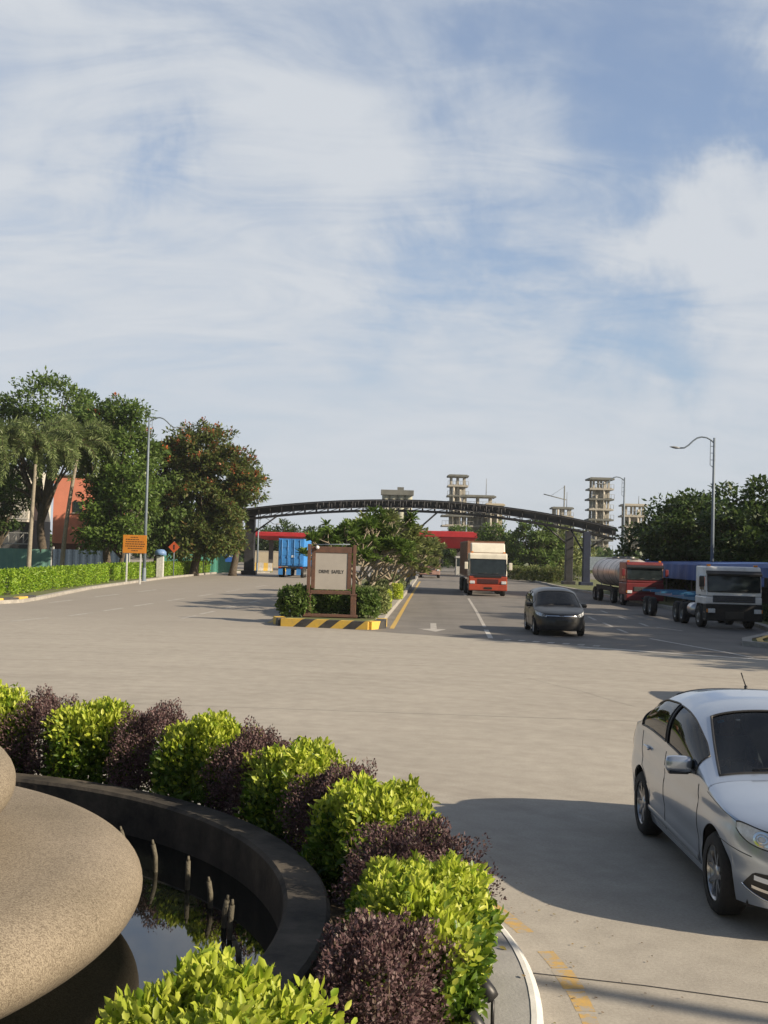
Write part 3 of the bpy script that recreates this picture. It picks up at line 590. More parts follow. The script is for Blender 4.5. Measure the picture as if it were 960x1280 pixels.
tree('tulip_tree', 'round tree covered in rusty orange blossom', (-16.9, 109, 0), 3.6, 0.40, [(0, 0, 11.0, 3.7, 3.6, 2.5), (-2.3, 0, 9.4, 2.8, 3.2, 2.9), (2.5, 0, 9.2, 2.9, 3.2, 2.7), (0.2, -1.2, 6.6, 4.0, 3.2, 2.8), (-1.4, -1, 3.9, 3.0, 2.6, 2.2), (1.6, -1.0, 3.6, 2.6, 2.4, 2.0), (2.2, -0.6, 4.8, 2.4, 2.4, 2.2), (4.2, 0, 8.0, 1.6, 2.0, 1.6)], LM_rust, 440, 95, 0.38, 0.095, TG, 4, (LM_flame2, 120, 6.5), spread=1.0)
tree('tulip_tree', 'thin dark trunked tree leaning over the left road beside the arch', (-13.9, 112.5, 0), 4.6, 0.34, [(0, 0, 8.0, 2.0, 2.2, 1.8), (0.9, 0, 9.3, 1.5, 2, 1.3), (-1.4, 0, 6.4, 1.9, 2, 1.6)], LM_tree, 75, 90, 0.38, 0.095, TG, 5, (LM_flame, 7, 5.5), spread=0.85)
tree('rain_tree', 'shaded tree filling the gap under the palms at the left edge', (-35.2, 110, 0), 3.0, 0.3, [(0, 0, 6.4, 3.2, 3, 2.8), (-2, 0, 4.6, 3, 3, 2.2)], LM_dark, 80, 90, 0.42, 0.10, TG, 6, spread=1.1)
def palm(label, loc, h, r, seed, n_fr=21, lean=(0, 0), fl=4.3):
    g = np.random.default_rng(seed); root = empty('foxtail_palm', loc, 0, label, 'palm', 'palms behind the left hedge')
    mb = MB(); pts = [(lean[0] * (i / 8) ** 1.6, lean[1] * (i / 8) ** 1.6, -0.2 + (h + 0.2) * i / 8) for i in range(9)]
    mb.tube(pts, [r * (1.3 if i == 0 else 1.08 - 0.35 * i / 8) for i in range(9)], 12); mb.build('trunk', M_bark_pale, root)
    hx, hy = lean
    mb = MB(); mb.tube([(hx, hy, h - 0.1), (hx, hy, h + 0.5), (hx, hy, h + 1.1)], [r * 0.85, r * 0.8, r * 0.35], 10); mb.build('crownshaft', mat('palm_shaft', (0.20, 0.24, 0.09), 0.6), root)
    P, D, U, L = [], [], [], []; ribs = MB()
    for k in range(n_fr):
        az = 2.4 * k + g.uniform(-0.3, 0.3); el = rad(88 - 80 * (k / n_fr) + g.uniform(-6, 6)); Ln = fl * g.uniform(0.85, 1.1)
        hd = np.array([math.cos(az), math.sin(az), 0.0]); p = np.array([hx, hy, h + 0.95]); e = el; fr = [p.copy()]; m = 22
        for j in range(m):
            t = hd * math.cos(e) + np.array([0, 0, math.sin(e)]); p = p + t * Ln / m; e -= rad(4.4 + 3.4 * j / m); fr.append(p.copy())
            if j > 2:
                for s_ in range(14):                 # bushy all-round leaflets
                    an = s_ * 0.45 + g.uniform(0, 6.28); sd = np.cross(t, [0, 0, 1]); sd /= max(np.linalg.norm(sd), 1e-6); nn = np.cross(sd, t)
                    dv = sd * math.cos(an) + nn * math.sin(an) + t * 0.75 + np.array([0, 0, -0.25]); P.append(p); D.append(dv); U.append(g.normal(size=3)); L.append(0.62 * (1 - 0.45 * (j / m) ** 3) * g.uniform(0.8, 1.2))
        ribs.tube([tuple(q) for q in fr[::4]], [0.035, 0.03, 0.025, 0.02, 0.015, 0.008][:len(fr[::4])], 5)
    P, D, U, L = map(np.array, (P, D, U, L)); leaf_object('crown', P, D, U, L, np.full(len(L), 0.036), LM_palm, root, simple=True)
    ribs.build('frond_ribs', M_twig, root)
palm('slender foxtail palm second from the right with a straight grey trunk', (-26.5, 90, 0.1), 8.5, 0.17, 21, lean=(0.25, 0))
palm('slender foxtail palm nearest the orange wall with a slightly curved trunk', (-25.1, 94, 0.1), 9.2, 0.18, 22, lean=(0.9, 0))
palm('foxtail palm cut off by the left edge of the photo', (-28.9, 88.5, 0.1), 8.6, 0.17, 23, lean=(0.1, 0.2))

RG = 'trees along the right kerb'
RT = [(20.6, 83, 6.6, 'dark tree at the far end of the right row beside the tanker'), (21.0, 79, 7.5, 'dark tree behind the lamp post on the right'), (23.6, 73, 7.7, 'tallest dark tree of the right row, above the blue shelter'), (25.5, 66, 6.9, 'dark tree at the right edge above the white lorry')]
for i, (x, y, h, t) in enumerate(RT):
    tree('shade_tree', t, (x, y, 0.1), 2.2, 0.3, [(0, 0, h - 2.2, 3.1, 3.2, 2.2), (-2.0, -0.6, h - 3.4, 2.4, 2.6, 2.2), (2.0, 0.3, h - 3.2, 2.5, 2.6, 2.2), (0, -1.4, h - 4.6, 3.3, 2.4, 2.2)], LM_dark, 125, 95, 0.36, 0.10, RG, 31 + i, spread=0.95)
OFF = [(25.5, 25.5, 9.6), (21.6, 32.5, 10.6), (23.5, 39.5, 9.2), (22.8, 46.5, 10.2), (25.0, 54.5, 9.4), (31, 21, 10)]
for i, (x, y, h) in enumerate(OFF):
    tree('shade_tree', 'tall shade tree beside the junction, outside the picture on the right', (x, y, 0.1), 3.2, 0.34, [(0, 0, h - 2.2, 2.9, 3.0, 2.2), (-1.4, -0.8, h - 3.6, 2.6, 2.6, 2.2), (1.6, 0.6, h - 3.4, 2.5, 2.6, 2.2), (0, 0, h - 5.2, 2.9, 2.7, 2.0)], LM_dark, 120, 95, 0.36, 0.11, 'shade trees outside the picture', 41 + i, spread=0.9)
MG = 'trees beyond the right carriageway'
for i, (x, y, h, t, lm) in enumerate([(13.6, 142, 6.6, 'loose light green tree beside the red toll canopy', LM_tree2), (17.4, 138, 7.3, 'green tree behind the orange lorry and the low hedge', LM_tree), (20.6, 141, 6.9, 'green tree seen between the right columns of the arch', LM_olive), (23.5, 150, 6.2, 'pale tree at the foot of the towers right of the arch', LM_olive), (10.8, 175, 6.8, 'dim tree seen over the right toll canopy', LM_tree)]):
    tree('shade_tree', t, (x, y, 0), 1.8, 0.22, [(0, 0, h - 2, 2.2, 2.2, 1.9), (-1.2, 0, h - 3.6, 2.0, 2.2, 1.7), (1.3, 0, h - 3.4, 2.0, 2.2, 1.8), (0, -1, 1.9, 2.4, 2, 1.3)], lm, 85, 80, 0.38, 0.10, MG, 51 + i, spread=0.9)
for i, (x, y, h, t) in enumerate([(-15.5, 188, 7.2, 'rounded tree peeping over the left toll canopy'), (-11.0, 192, 6.6, 'dark tree above the blue container'), (-20.0, 196, 6.4, 'flat topped tree behind the left column of the arch')]):
    tree('shade_tree', t, (x, y, 0), 2.0, 0.25, [(0, 0, h - 2, 2.8, 2.6, 2.0), (-1.6, 0, h - 3.4, 2.4, 2.4, 1.8), (1.6, 0, h - 3.2, 2.4, 2.4, 1.8), (0, 0, 2.2, 3.2, 2, 1.6)], LM_dark, 80, 70, 0.5, 0.13, 'trees behind the toll plaza', 61 + i, spread=1.0)

# the far wood behind everything: a band nobody could count
g = np.random.default_rng(77); n = 60000
xx = g.uniform(-220, 260, n); yy = 225 + g.uniform(-12, 60, n) + 0.0006 * xx ** 2; hh = 4.2 + 1.6 * np.sin(xx * 0.11) + 1.1 * np.sin(xx * 0.31 + 1) + 0.8 * np.sin(xx * 0.83)
P = np.stack([xx, yy, hh * g.uniform(0, 1, n) ** 0.7], 1)
o = leaf_object('distant_woods', P, g.normal(size=(n, 3)), g.normal(size=(n, 3)) + [0, -0.4, 0.8], g.uniform(0.8, 1.6, n), g.uniform(0.3, 0.6, n), LM_dark, None, simple=True); tag(o, kind='stuff')

# ================================================================== hedges
def hedge(name, label, pts, w, h, n_per_m, L, Wd, lm, group=None, seed=0, cat='hedge', lump=0.06):
    g = np.random.default_rng(seed + 900); root = empty(name, (pts[0][0], pts[0][1], 0.1), 0, label, cat, group); o0 = np.array([pts[0][0], pts[0][1]])
    P, O = [], []
    for a, c in zip(pts[:-1], pts[1:]):
        a = np.array(a, float) - o0; c = np.array(c, float) - o0; Ln = np.linalg.norm(c - a); t = (c - a) / Ln; nn = np.array([-t[1], t[0]]); m = int(n_per_m * Ln)
        s_ = g.uniform(0, Ln, m); u = g.uniform(0, 2 * h + w, m); side = np.where(u < h, -1, np.where(u < 2 * h, 1, 0))
        z = np.where(side == 0, h, g.uniform(0.02, 1, m) * h); off = np.where(side == 0, g.uniform(-0.5, 0.5, m) * w, side * w / 2)
        k = 1 - np.abs(g.normal(0, 0.12, m)); wav = 1 + lump * np.sin(s_ * 2.1 + seed) + lump * np.sin(s_ * 5.3)
        xy = a + t * s_[:, None] + nn * (off * k * wav)[:, None] + g.normal(0, 0.03, (m, 2))
        P.append(np.column_stack([xy, z * np.where(side == 0, k, 1) * wav])); O.append(np.column_stack([nn * side[:, None], np.where(side == 0, 1.0, 0.25)]))
    P = np.concatenate(P); O = np.concatenate(O); n = len(P)
    leaf_object('foliage', P, O * 0.5 + [0, 0, 0.35] + g.normal(0, 0.6, (n, 3)), O + g.normal(0, 0.45, (n, 3)), L * g.uniform(0.7, 1.25, n), Wd * g.uniform(0.7, 1.2, n), lm, root, simple=True)
    return root
hedge('lime_hedge', 'long bright lime hedge in front of the palms', [(-40, 51.4), (-26, 52.0), (-20.0, 52.8), (-18.2, 57), (-18.5, 70), (-18.8, 80.2)], 1.1, 1.05, 900, 0.14, 0.04, LM_hedge, 'hedges along the left kerb', 1)
hedge('lime_hedge', 'bright lime hedge beyond the orange sign, running to the arch', [(-19.2, 83.5), (-19.0, 95), (-18.4, 108), (-17.8, 120)], 1.1, 1.05, 800, 0.15, 0.045, LM_hedge, 'hedges along the left kerb', 2)
hedge('low_hedge', 'low dark hedge behind the orange lorry', [(13.6, 127), (16.4, 122), (17.2, 116)], 1.2, 1.15, 900, 0.15, 0.05, LM_rust, 'low hedges beyond the lorry', 3, lump=0.15)
hedge('low_hedge', 'low yellowish hedge at the foot of the far green trees', [(12.5, 134), (16.5, 131), (22, 130)], 1.4, 1.25, 700, 0.16, 0.05, LM_olive, 'low hedges beyond the lorry', 4, lump=0.15)
hedge('low_hedge', 'dark hedge under the blue shelter at the right edge', [(17.2, 60), (17.0, 52), (16.9, 47.5)], 0.8, 0.55, 700, 0.12, 0.04, LM_dark, 'low hedges beyond the lorry', 5, lump=0.15)

# ================================================================== median planting
MGp = 'planting on the median'
for i, (x, y, a, b, h, lm, t) in enumerate([(-3.05, 43.2, 0.62, 0.55, 1.05, LM_tree, 'dark green shrub left of the brown sign'), (-1.85, 44.0, 0.95, 0.5, 0.95, LM_tree, 'dark green shrub under and behind the brown sign'), (-0.62, 43.6, 0.52, 0.6, 1.0, LM_tree, 'dark green shrub right of the brown sign'),
        (-0.25, 47.2, 0.5, 0.9, 0.95, LM_olive, 'loose olive shrub behind the right post of the brown sign'), (-0.75, 50.6, 0.62, 1.6, 0.85, LM_grey, 'grey green shrub beside the first golden cube'), (-0.2, 58.5, 0.6, 2.4, 0.95, LM_grey, 'long grey green shrub between the two golden cubes'), (0.5, 71, 0.7, 3.4, 1.0, LM_grey, 'grey green shrub on the median before the striped board'), (-2.6, 50, 0.8, 3.5, 0.8, LM_olive, 'low olive shrub hidden under the frangipani trees')]):
    shrub('median_shrub', t, 'shrub', MGp, (x, y, 0.22), 0.04, (a, b, h), int(2600 * (a + b)), 0.15, 0.042, lm, 2.6, 0.12, 0.4, simple=True, seed=70 + i)
for i, (x, y, s_, t) in enumerate([(0.06, 52.2, 0.34, 'golden clipped cube nearer the brown sign'), (0.72, 62.5, 0.34, 'golden clipped cube farther up the median')]):
    shrub('clipped_cube', t, 'shrub', 'golden cubes on the median', (x, y, 0.22), 0.04, (s_, s_ * 1.8, 0.75), 3200, 0.09, 0.03, LM_yel, 7, 0.03, 0.5, simple=True, seed=90 + i)
M_frang = mat('frangipani_bark', (0.34, 0.29, 0.22), 0.85, scale=8, col2=(0.18, 0.15, 0.11), bump=0.4)
def frangipani(label, loc, h, spread, seed, lm):
    g = np.random.default_rng(seed); root = empty('frangipani_tree', loc, 0, label, 'tree', 'frangipani trees on the median'); mb = MB(); tips = []
    def grow(p, dv, ln, r, dep):
        q = p + dv * ln; mid = p + dv * ln * 0.5 + Vector((g.normal(0, .03), g.normal(0, .03), -0.03)); mb.tube([p, mid, q], [r, r * 0.88, r * 0.78], 6)
        if dep == 0: tips.append((q, dv)); return
        for k in range(int(g.integers(2, 4))):
            nd = (dv + Vector((g.normal(0, .62), g.normal(0, .62), g.normal(0.12, .3)))).normalized()
            if nd.z < 0.05: nd.z = 0.15; nd.normalize()
            grow(q, nd, ln * g.uniform(0.66, 0.92), r * 0.72, dep - 1)
    for k in range(4):
        az = k * 1.6 + g.uniform(-.4, .4); grow(Vector((0.12 * math.cos(az), 0.12 * math.sin(az), -0.05)), Vector((math.cos(az) * spread, math.sin(az) * spread, 1.0)).normalized(), h * 0.30, 0.085, 4)
    zt = max(t[0].z for t in tips); sc = (h - 0.25) / zt
    mb.v = [(x * sc, y * sc, z * sc) for x, y, z in mb.v]; mb.build('trunk', M_frang, root)
    P, D = [], []
    for q, dv in tips:
        for k in range(21):
            an = 2.4 * k; e = g.uniform(-0.35, 1.5); P.append(np.array(q) * sc + g.normal(0, 0.035, 3)); D.append([math.cos(an), math.sin(an), e])
    P, D = np.array(P), np.array(D); n = len(P)
    leaf_object('crown', P, D, np.tile([0, 0, 1.0], (n, 1)) + g.normal(0, .25, (n, 3)), g.uniform(0.26, 0.46, n), g.uniform(0.05, 0.08, n), lm, root)
frangipani('frangipani tree right behind the brown sign', (-0.95, 53, 0.22), 4.5, 0.45, 5, LM_tree2)
frangipani('broad frangipani tree with bare twisted branches right of the sign', (-0.45, 58, 0.22), 4.5, 0.75, 8, LM_olive)
frangipani('frangipani tree third along the median', (0.05, 66, 0.22), 4.5, 0.8, 13, LM_olive)
frangipani('frangipani tree fourth along the median, partly bare', (0.75, 75, 0.22), 4.2, 0.65, 21, LM_olive)
frangipani('smallest frangipani tree, last before the striped board', (1.5, 86, 0.22), 3.6, 0.6, 34, LM_olive)

# ================================================================== vehicles
M_rub = mat('tyre_rubber', (0.016, 0.016, 0.017), 0.85, var=0.2, scale=30, bump=0.2)
M_alloy = mat('alloy', (0.55, 0.55, 0.56), 0.28, 0.9, var=0.05)
M_alloy_d = mat('dark_alloy', (0.03, 0.03, 0.033), 0.4, 0.3, var=0.1)
M_steel = mat('wheel_steel', (0.22, 0.22, 0.22), 0.5, 0.6, var=0.2, scale=6)
M_dark = mat('underbody', (0.015, 0.015, 0.016), 0.8, var=0.2)
M_chrome = mat('chrome', (0.75, 0.76, 0.78), 0.12, 1.0, var=0.03)
M_cabin = mat('cabin_trim', (0.025, 0.025, 0.027), 0.75, var=0.15)
M_seat = mat('seat_cloth', (0.045, 0.045, 0.05), 0.9, var=0.15, scale=25)
M_red_lens = mat('red_lens', (0.35, 0.015, 0.012), 0.15, var=0.05)
M_amber = mat('amber_lens', (0.6, 0.2, 0.02), 0.2, var=0.05)
M_lampglass = mat('headlamp_glass', (0.62, 0.65, 0.69), 0.22, 0.0, var=0.16, scale=14, coat=0.25)
M_drl = mat('lamp_strip', (0.85, 0.86, 0.88), 0.25, var=0.02)
M_plate = mat('number_plate', (0.02, 0.02, 0.02), 0.4)
M_blind = mat('truck_glass', (0.022, 0.03, 0.034), 0.06, var=0.2, scale=2.0, spec=0.5)
G_tint = glass_mat('tinted_glass', (0.16, 0.17, 0.165)); G_screen = glass_mat('windscreen_glass', (0.36, 0.40, 0.41)); G_dark = glass_mat('dark_glass', (0.05, 0.055, 0.055))
def paint(name, col, metal=0.0, rough=0.3, coat=0.8, dirt=0.12):
    return mat(name, col, rough, metal, var=dirt * 0.5, scale=1.7, coat=coat)

class Prof:
    def __init__(s, pts, sm=0.06):
        x = np.array([p[0] for p in pts], float); y = np.array([p[1] for p in pts], float)
        s.t = np.linspace(x[0], x[-1], 600); v = np.interp(s.t, x, y); w = max(1, int(sm / (s.t[1] - s.t[0]))); k = np.hanning(2 * w + 3); k /= k.sum()
        pad = len(k) // 2; vp = np.concatenate([2 * v[0] - v[1:pad + 1][::-1], v, 2 * v[-1] - v[-pad - 1:-1][::-1]]); s.v = np.convolve(vp, k, 'valid')
    def __call__(s, a): return float(np.interp(a, s.t, s.v))

def car(name, label, group, loc, q, m_paint, g_side, g_screen, m_rim, detail=True):
    """front of the car at y = 0 looking towards -Y, the length runs along +Y; q holds its measures"""
    root = empty(name, (loc[0], loc[1], 0), 0, label, 'car', group)
    L, W, Lf, Lr, nf, nr = q['L'], q['W'], q['Lf'], q['Lr'], q['nf'], q['nr']; sill = q['sill']; wr = q['wr']; ar = q['ar']; ax = q['axles']
    hood, belt, trunk, roof = Prof(q['hood']), Prof(q['belt'], 0.1), Prof(q['trunk'], 0.04), Prof(q['roof'], q.get('roof_sm', 0.14))
    sc0, st0 = q['cowl'], q['deck']; sg0, sg1 = q['roof'][0][0], q['roof'][-1][0]
    def plan(s):
        p = 1.0
        if s < Lf: p *= max(0.0, 1 - (1 - max(s, 0) / Lf) ** nf) ** (1 / nf)
        if s > L - Lr: p *= max(0.0, 1 - (1 - max(L - s, 0) / Lr) ** nr) ** (1 / nr)
        return p
    def side(z):
        zm = q['zm']; return 1 - (0.045 * ((z - zm) / 0.42) ** 2 if z > zm else 0.06 * ((zm - z) / 0.40) ** 2) - 0.012 * math.exp(-((z - zm - 0.15) / 0.05) ** 2) - 0.014 * math.exp(-((z - zm + 0.14) / 0.07) ** 2)
    def yy(s, z):
        f = max(0.0, 1 - s / (Lf * 1.2)) ** 1.3; r = max(0.0, 1 - (L - s) / (Lr * 1.2)) ** 1.3
        lean = 0.55 * max(0, z - 0.45) ** 1.6 + 0.5 * max(0, 0.38 - z) ** 1.4
        return s + f * lean - r * lean * 0.8
    def zlow(s):
        for a in ax:
            d = abs(s - a)
            if d < ar: return max(sill, wr - 0.0 + math.sqrt(max(0, ar * ar - d * d)))
        return sill + 0.03 * max(0.0, 1 - s / 0.5) + 0.05 * max(0.0, 1 - (L - s) / 0.6)
    def B(s, z, off=0.0, sg=1):
        e = 1e-3
        def raw(a, c): return Vector((W * plan(a) * side(c), yy(a, c), c))
        p = raw(s, z)
        if off:
            s1 = min(max(s, 2e-3), L - 2e-3); ds = raw(s1 + e, z) - raw(s1 - e, z); dz = raw(s1, z + e) - raw(s1, z - e); nn = ds.cross(dz).normalized()
            if nn.x < 0 or (abs(nn.x) < 0.05 and (nn.y > 0) == (s < L / 2)): nn = -nn if nn.x < 0 else nn
            p = p + nn * off
        return (p.x * sg, p.y - 0.0, p.z)
    st = set()
    for i in range(19): st.add(round(Lf * (1 - math.cos(PI / 2 * i / 18)), 4)); st.add(round(L - Lr * (1 - math.cos(PI / 2 * i / 18)), 4))
    for s in np.arange(Lf, L - Lr, 0.035): st.add(round(float(s), 4))
    for a in ax:
        for k in range(-20, 21): st.add(round(a + ar * math.sin(PI / 2 * k / 20), 4))
        st.add(round(a + ar + 0.002, 4)); st.add(round(a - ar - 0.002, 4))
    for s in (sc0, st0, sg0, sg1): st.add(round(s, 4))
    st = sorted(st); st = [s for i, s in enumerate(st) if i == 0 or s - st[i - 1] > 0.0015]
    mb = MB(); NZ = 16; NS = 3.1
    for sg in (1, -1):
        rows = []
        for s in st:
            z0, z1 = zlow(s), belt(s); rows.append([B(s, z0 + (z1 - z0) * j / NZ, 0, sg) for j in range(NZ + 1)])
        mb.grid(rows)
        for prof, lo, hi in ((hood, 0.0, sc0), (trunk, st0, L)):
            rows = []
            for s in st:
                if s < lo - 1e-4 or s > hi + 1e-4: continue
                zb = belt(s); xb = W * plan(s) * side(zb); zd = prof(s); y = yy(s, zb); r_ = []; q_ = min(1.0, s / sc0) if lo == 0.0 else min(1.0, (L - s) / (L - st0)); pw_ = 1.0 + (1 / NS - 1.0) * q_ ** 1.6
                for k in range(15):
                    u = k / 14; x = xb * (1 - u ** 1.7); r_.append((x * sg, y, zb + (zd - zb) * max(0.0, 1 - min(1.0, x / xb if xb > 1e-6 else 0) ** NS) ** pw_))
                rows.append(r_)
            mb.grid(rows)
    # greenhouse shell with the window openings left open
    def X(s): zb = belt(s); return W * plan(s) * side(zb)
    def Gp(s, f, off=0.0, sg=1):
        def raw(a, ph):
            zb = belt(a); h = max(0.004, roof(a) - zb); return Vector((X(a) * max(0.0, math.cos(ph)) ** (2 / NS), yy(a, zb) if a < Lf or a > L - Lr else a, zb + h * max(0.0, math.sin(ph)) ** (2 / NS)))
        p = raw(s, f)
        if off:
            e = 2e-3; a0 = min(max(s, sg0 + e), sg1 - e); f0 = min(max(f, 0.02), PI / 2 - 0.01)
            nn = (raw(a0 + e, f0) - raw(a0 - e, f0)).cross(raw(a0, f0 + e) - raw(a0, f0 - e)).normalized()
            if nn.z < 0: nn = -nn
            p = p + nn * off
        return (p.x * sg, p.y, p.z)
    f1, f2, f3 = rad(3.0), rad(q.get('fwin', 35)), rad(q.get('fscr', 49))
    def f3_(s):
        t = min(1.0, max(0.0, (s - q['screen'][0]) / (q['screen'][1] - q['screen'][0]))); return f3 + rad(q.get('scr_in', 4)) * t - rad(q.get('scr_out', 13)) * (1 - t)
    def f2_(s): return min(f2, f3_(s) - rad(7))
    def FIs(s):
        a, c = f2_(s), f3_(s); return [0.0] + [f1 + (a - f1) * i / 8 for i in range(9)] + [a + (c - a) * i / 5 for i in range(1, 6)] + [c + (PI / 2 - c) * i / 8 for i in range(1, 9)]
    FI = list(range(23))
    wA0, wA1, wB0, wB1 = q['win']; scr0, scr1 = q['screen']; rg0, rg1 = q['rear']
    SI = sorted(set([round(float(v), 4) for v in np.linspace(sg0, sg1, 64)] + [wA0, wA1, wB0, wB1, scr0, scr1, rg0, rg1]))
    def open_(s, k):
        if 1 <= k < 9 and (wA0 < s < wA1 or wB0 < s < wB1): return True
        return k >= 14 and (scr0 < s < scr1 or rg0 < s < rg1)
    pil = MB()
    for sg in (1, -1):
        for i in range(len(SI) - 1):
            for k in range(22):
                sm_ = (SI[i] + SI[i + 1]) / 2
                if open_(sm_, k): continue
                A_, B_ = FIs(SI[i]), FIs(SI[i + 1])
                quad = [Gp(SI[i], A_[k], 0, sg), Gp(SI[i + 1], B_[k], 0, sg), Gp(SI[i + 1], B_[k + 1], 0, sg), Gp(SI[i], A_[k + 1], 0, sg)]
                (pil if (wA1 <= sm_ <= wB0 and 1 <= k < 9) else mb).add(quad, [(0, 1, 2, 3)], True)
    body = mb.build('body', m_paint, root, fix=False)
    bm = bmesh.new(); bm.from_mesh(body.data); bmesh.ops.remove_doubles(bm, verts=bm.verts[:], dist=0.0008); bmesh.ops.recalc_face_normals(bm, faces=bm.faces[:]); bm.to_mesh(body.data); bm.free()
    for pf in body.data.polygons: pf.use_smooth = True
    for half in (0, 1):
        k_ = len(pil.f) // 2; o = MB(); o.v = pil.v[half * len(pil.v) // 2:(half + 1) * len(pil.v) // 2]; o.f = [tuple(i - half * len(pil.v) // 2 for i in f) for f in pil.f[half * k_:(half + 1) * k_]]; o.sm = [True] * len(o.f); o.build('pillar', M_black, root)
    def gpatch(name, s0, s1, fa, fb, m, off, both=True, ns=14, nf_=8, parent=root):
        o = MB()
        for sg in (1, -1): o.grid([[Gp(s0 + (s1 - s0) * i / ns, f3_(s0 + (s1 - s0) * i / ns) + (fb - f3_(s0 + (s1 - s0) * i / ns)) * k / nf_, off, sg) for k in range(nf_ + 1)] for i in range(ns + 1)])
        return o.build(name, m, parent)
    gpatch('windscreen', scr0, scr1, f3, PI / 2, g_screen, -0.004)
    gpatch('rear_window', rg0, rg1, f3, PI / 2, g_side, -0.004)
    for a, c in ((wA0, wA1), (wB0, wB1)):
        for sg in (1, -1):
            o = MB(); o.grid([[Gp(a + (c - a) * i / 14, f1 + (f2_(a + (c - a) * i / 14) - f1) * k / 8, -0.004, sg) for k in range(9)] for i in range(15)]); o.build('side_window', g_side, root)
    # rubber seals and frames round the glass
    o = MB()
    for sg in (1, -1):
        for a, c in ((wA0, wA1), (wB0, wB1)):
            lp = [Gp(a + (c - a) * i / 16, f1, 0.002, sg) for i in range(17)] + [Gp(c, f1 + (f2_(c) - f1) * i / 8, 0.002, sg) for i in range(1, 9)] + [Gp(c - (c - a) * i / 16, f2_(c - (c - a) * i / 16), 0.002, sg) for i in range(1, 17)] + [Gp(a, f2_(a) - (f2_(a) - f1) * i / 8, 0.002, sg) for i in range(1, 9)]
            o.tube(lp, 0.008, 5, cap=False)
        for a, c in ((scr0, scr1), (rg0, rg1)):
            lp = [Gp(a, PI / 2 - (PI / 2 - f3_(a)) * i / 8, 0.001, sg) for i in range(9)] + [Gp(a + (c - a) * i / 14, f3_(a + (c - a) * i / 14), 0.001, sg) for i in range(1, 15)] + [Gp(c, f3_(c) + (PI / 2 - f3_(c)) * i / 8, 0.001, sg) for i in range(1, 9)]
            o.tube(lp, 0.011, 5, cap=False)
    o.build('window_seal', M_black, root)
    # inside
    o = MB(); x_ = W * 0.86
    o.box((0, (sc0 + st0) / 2, sill + 0.12), (2 * x_, st0 - sc0, 0.06)); o.box((0, sc0 + 0.02, (belt(sc0) + sill) / 2), (2 * x_, 0.06, belt(sc0) - sill - 0.05)); o.box((0, st0 - 0.02, (belt(st0) + sill) / 2), (2 * x_, 0.06, belt(st0) - sill - 0.02))
    for sg in (1, -1): o.box((sg * x_ * 1.02, (sc0 + st0) / 2, (0.9 + sill) / 2), (0.05, st0 - sc0 - 0.1, 0.9 - sill - 0.10))
    o.grid([[(x_ * 0.96 * c, sc0 + 0.06 + 0.55 * t, belt(sc0) - 0.02 - 0.05 * (2 * t - 1) ** 2 + 0.05 * math.exp(-((c + 0.45) / 0.22) ** 2) * t) for c in np.linspace(-1, 1, 21)] for t in np.linspace(0, 1, 8)])
    o.build('interior', M_cabin, root)
    y1 = wA1 - 0.05
    for yb in (y1, min(wB1 - 0.1, y1 + 0.95)):
        for sx in (-0.37, 0.37):
            o = MB(); o.box((sx, yb - 0.25, sill + 0.33), (0.5, 0.52, 0.16), bev=0.05); o.box((sx, yb + 0.08, sill + 0.66), (0.48, 0.14, 0.62), rx=rad(-14), bev=0.05); o.box((sx, yb + 0.20, sill + 1.04), (0.26, 0.09, 0.17), bev=0.04); o.build('seat', M_seat, root)
    o = MB(); o.lathe([(0.185 + 0.014 * math.cos(a), 0.014 * math.sin(a)) for a in np.linspace(0, 2 * PI, 9)], 28); o.box((0, 0, 0), (0.34, 0.05, 0.02)); o.tube([(0, 0, 0), (0, 0.0, -0.25)], 0.03, 8)
    sw = o.build('steering_wheel', M_cabin, root); sw.location = (-0.37, sc0 + 0.72, belt(sc0) - 0.06); sw.rotation_euler = (rad(65), 0, 0)
    # arches and underside
    o = MB()
    for a in ax:
        for sg in (1, -1):
            rows = []
            for k in range(25):
                an = PI * k / 24; s = a + (ar - 0.004) * math.cos(an); z = wr + (ar - 0.004) * math.sin(an); xo = W * plan(s) * side(max(z, sill)) - 0.012; rows.append([(sg * xo, yy(s, z), z), (sg * 0.42, yy(s, z), z)])
            o.grid(rows)
    o.box((0, L / 2, sill + 0.03), (W * 1.7, L * 0.82, 0.08)); o.build('underbody', M_dark, root)
    def bpatch(name, s0, s1, za, zb, m, off, sg, parent=root, ns=16, nz=6):
        o = MB(); o.grid([[B(s0 + (s1 - s0) * i / ns, za(i / ns) + (zb(i / ns) - za(i / ns)) * k / nz, off, sg) for k in range(nz + 1)] for i in range(ns + 1)]); return o.build(name, m, parent)
    hl = q['lamp']
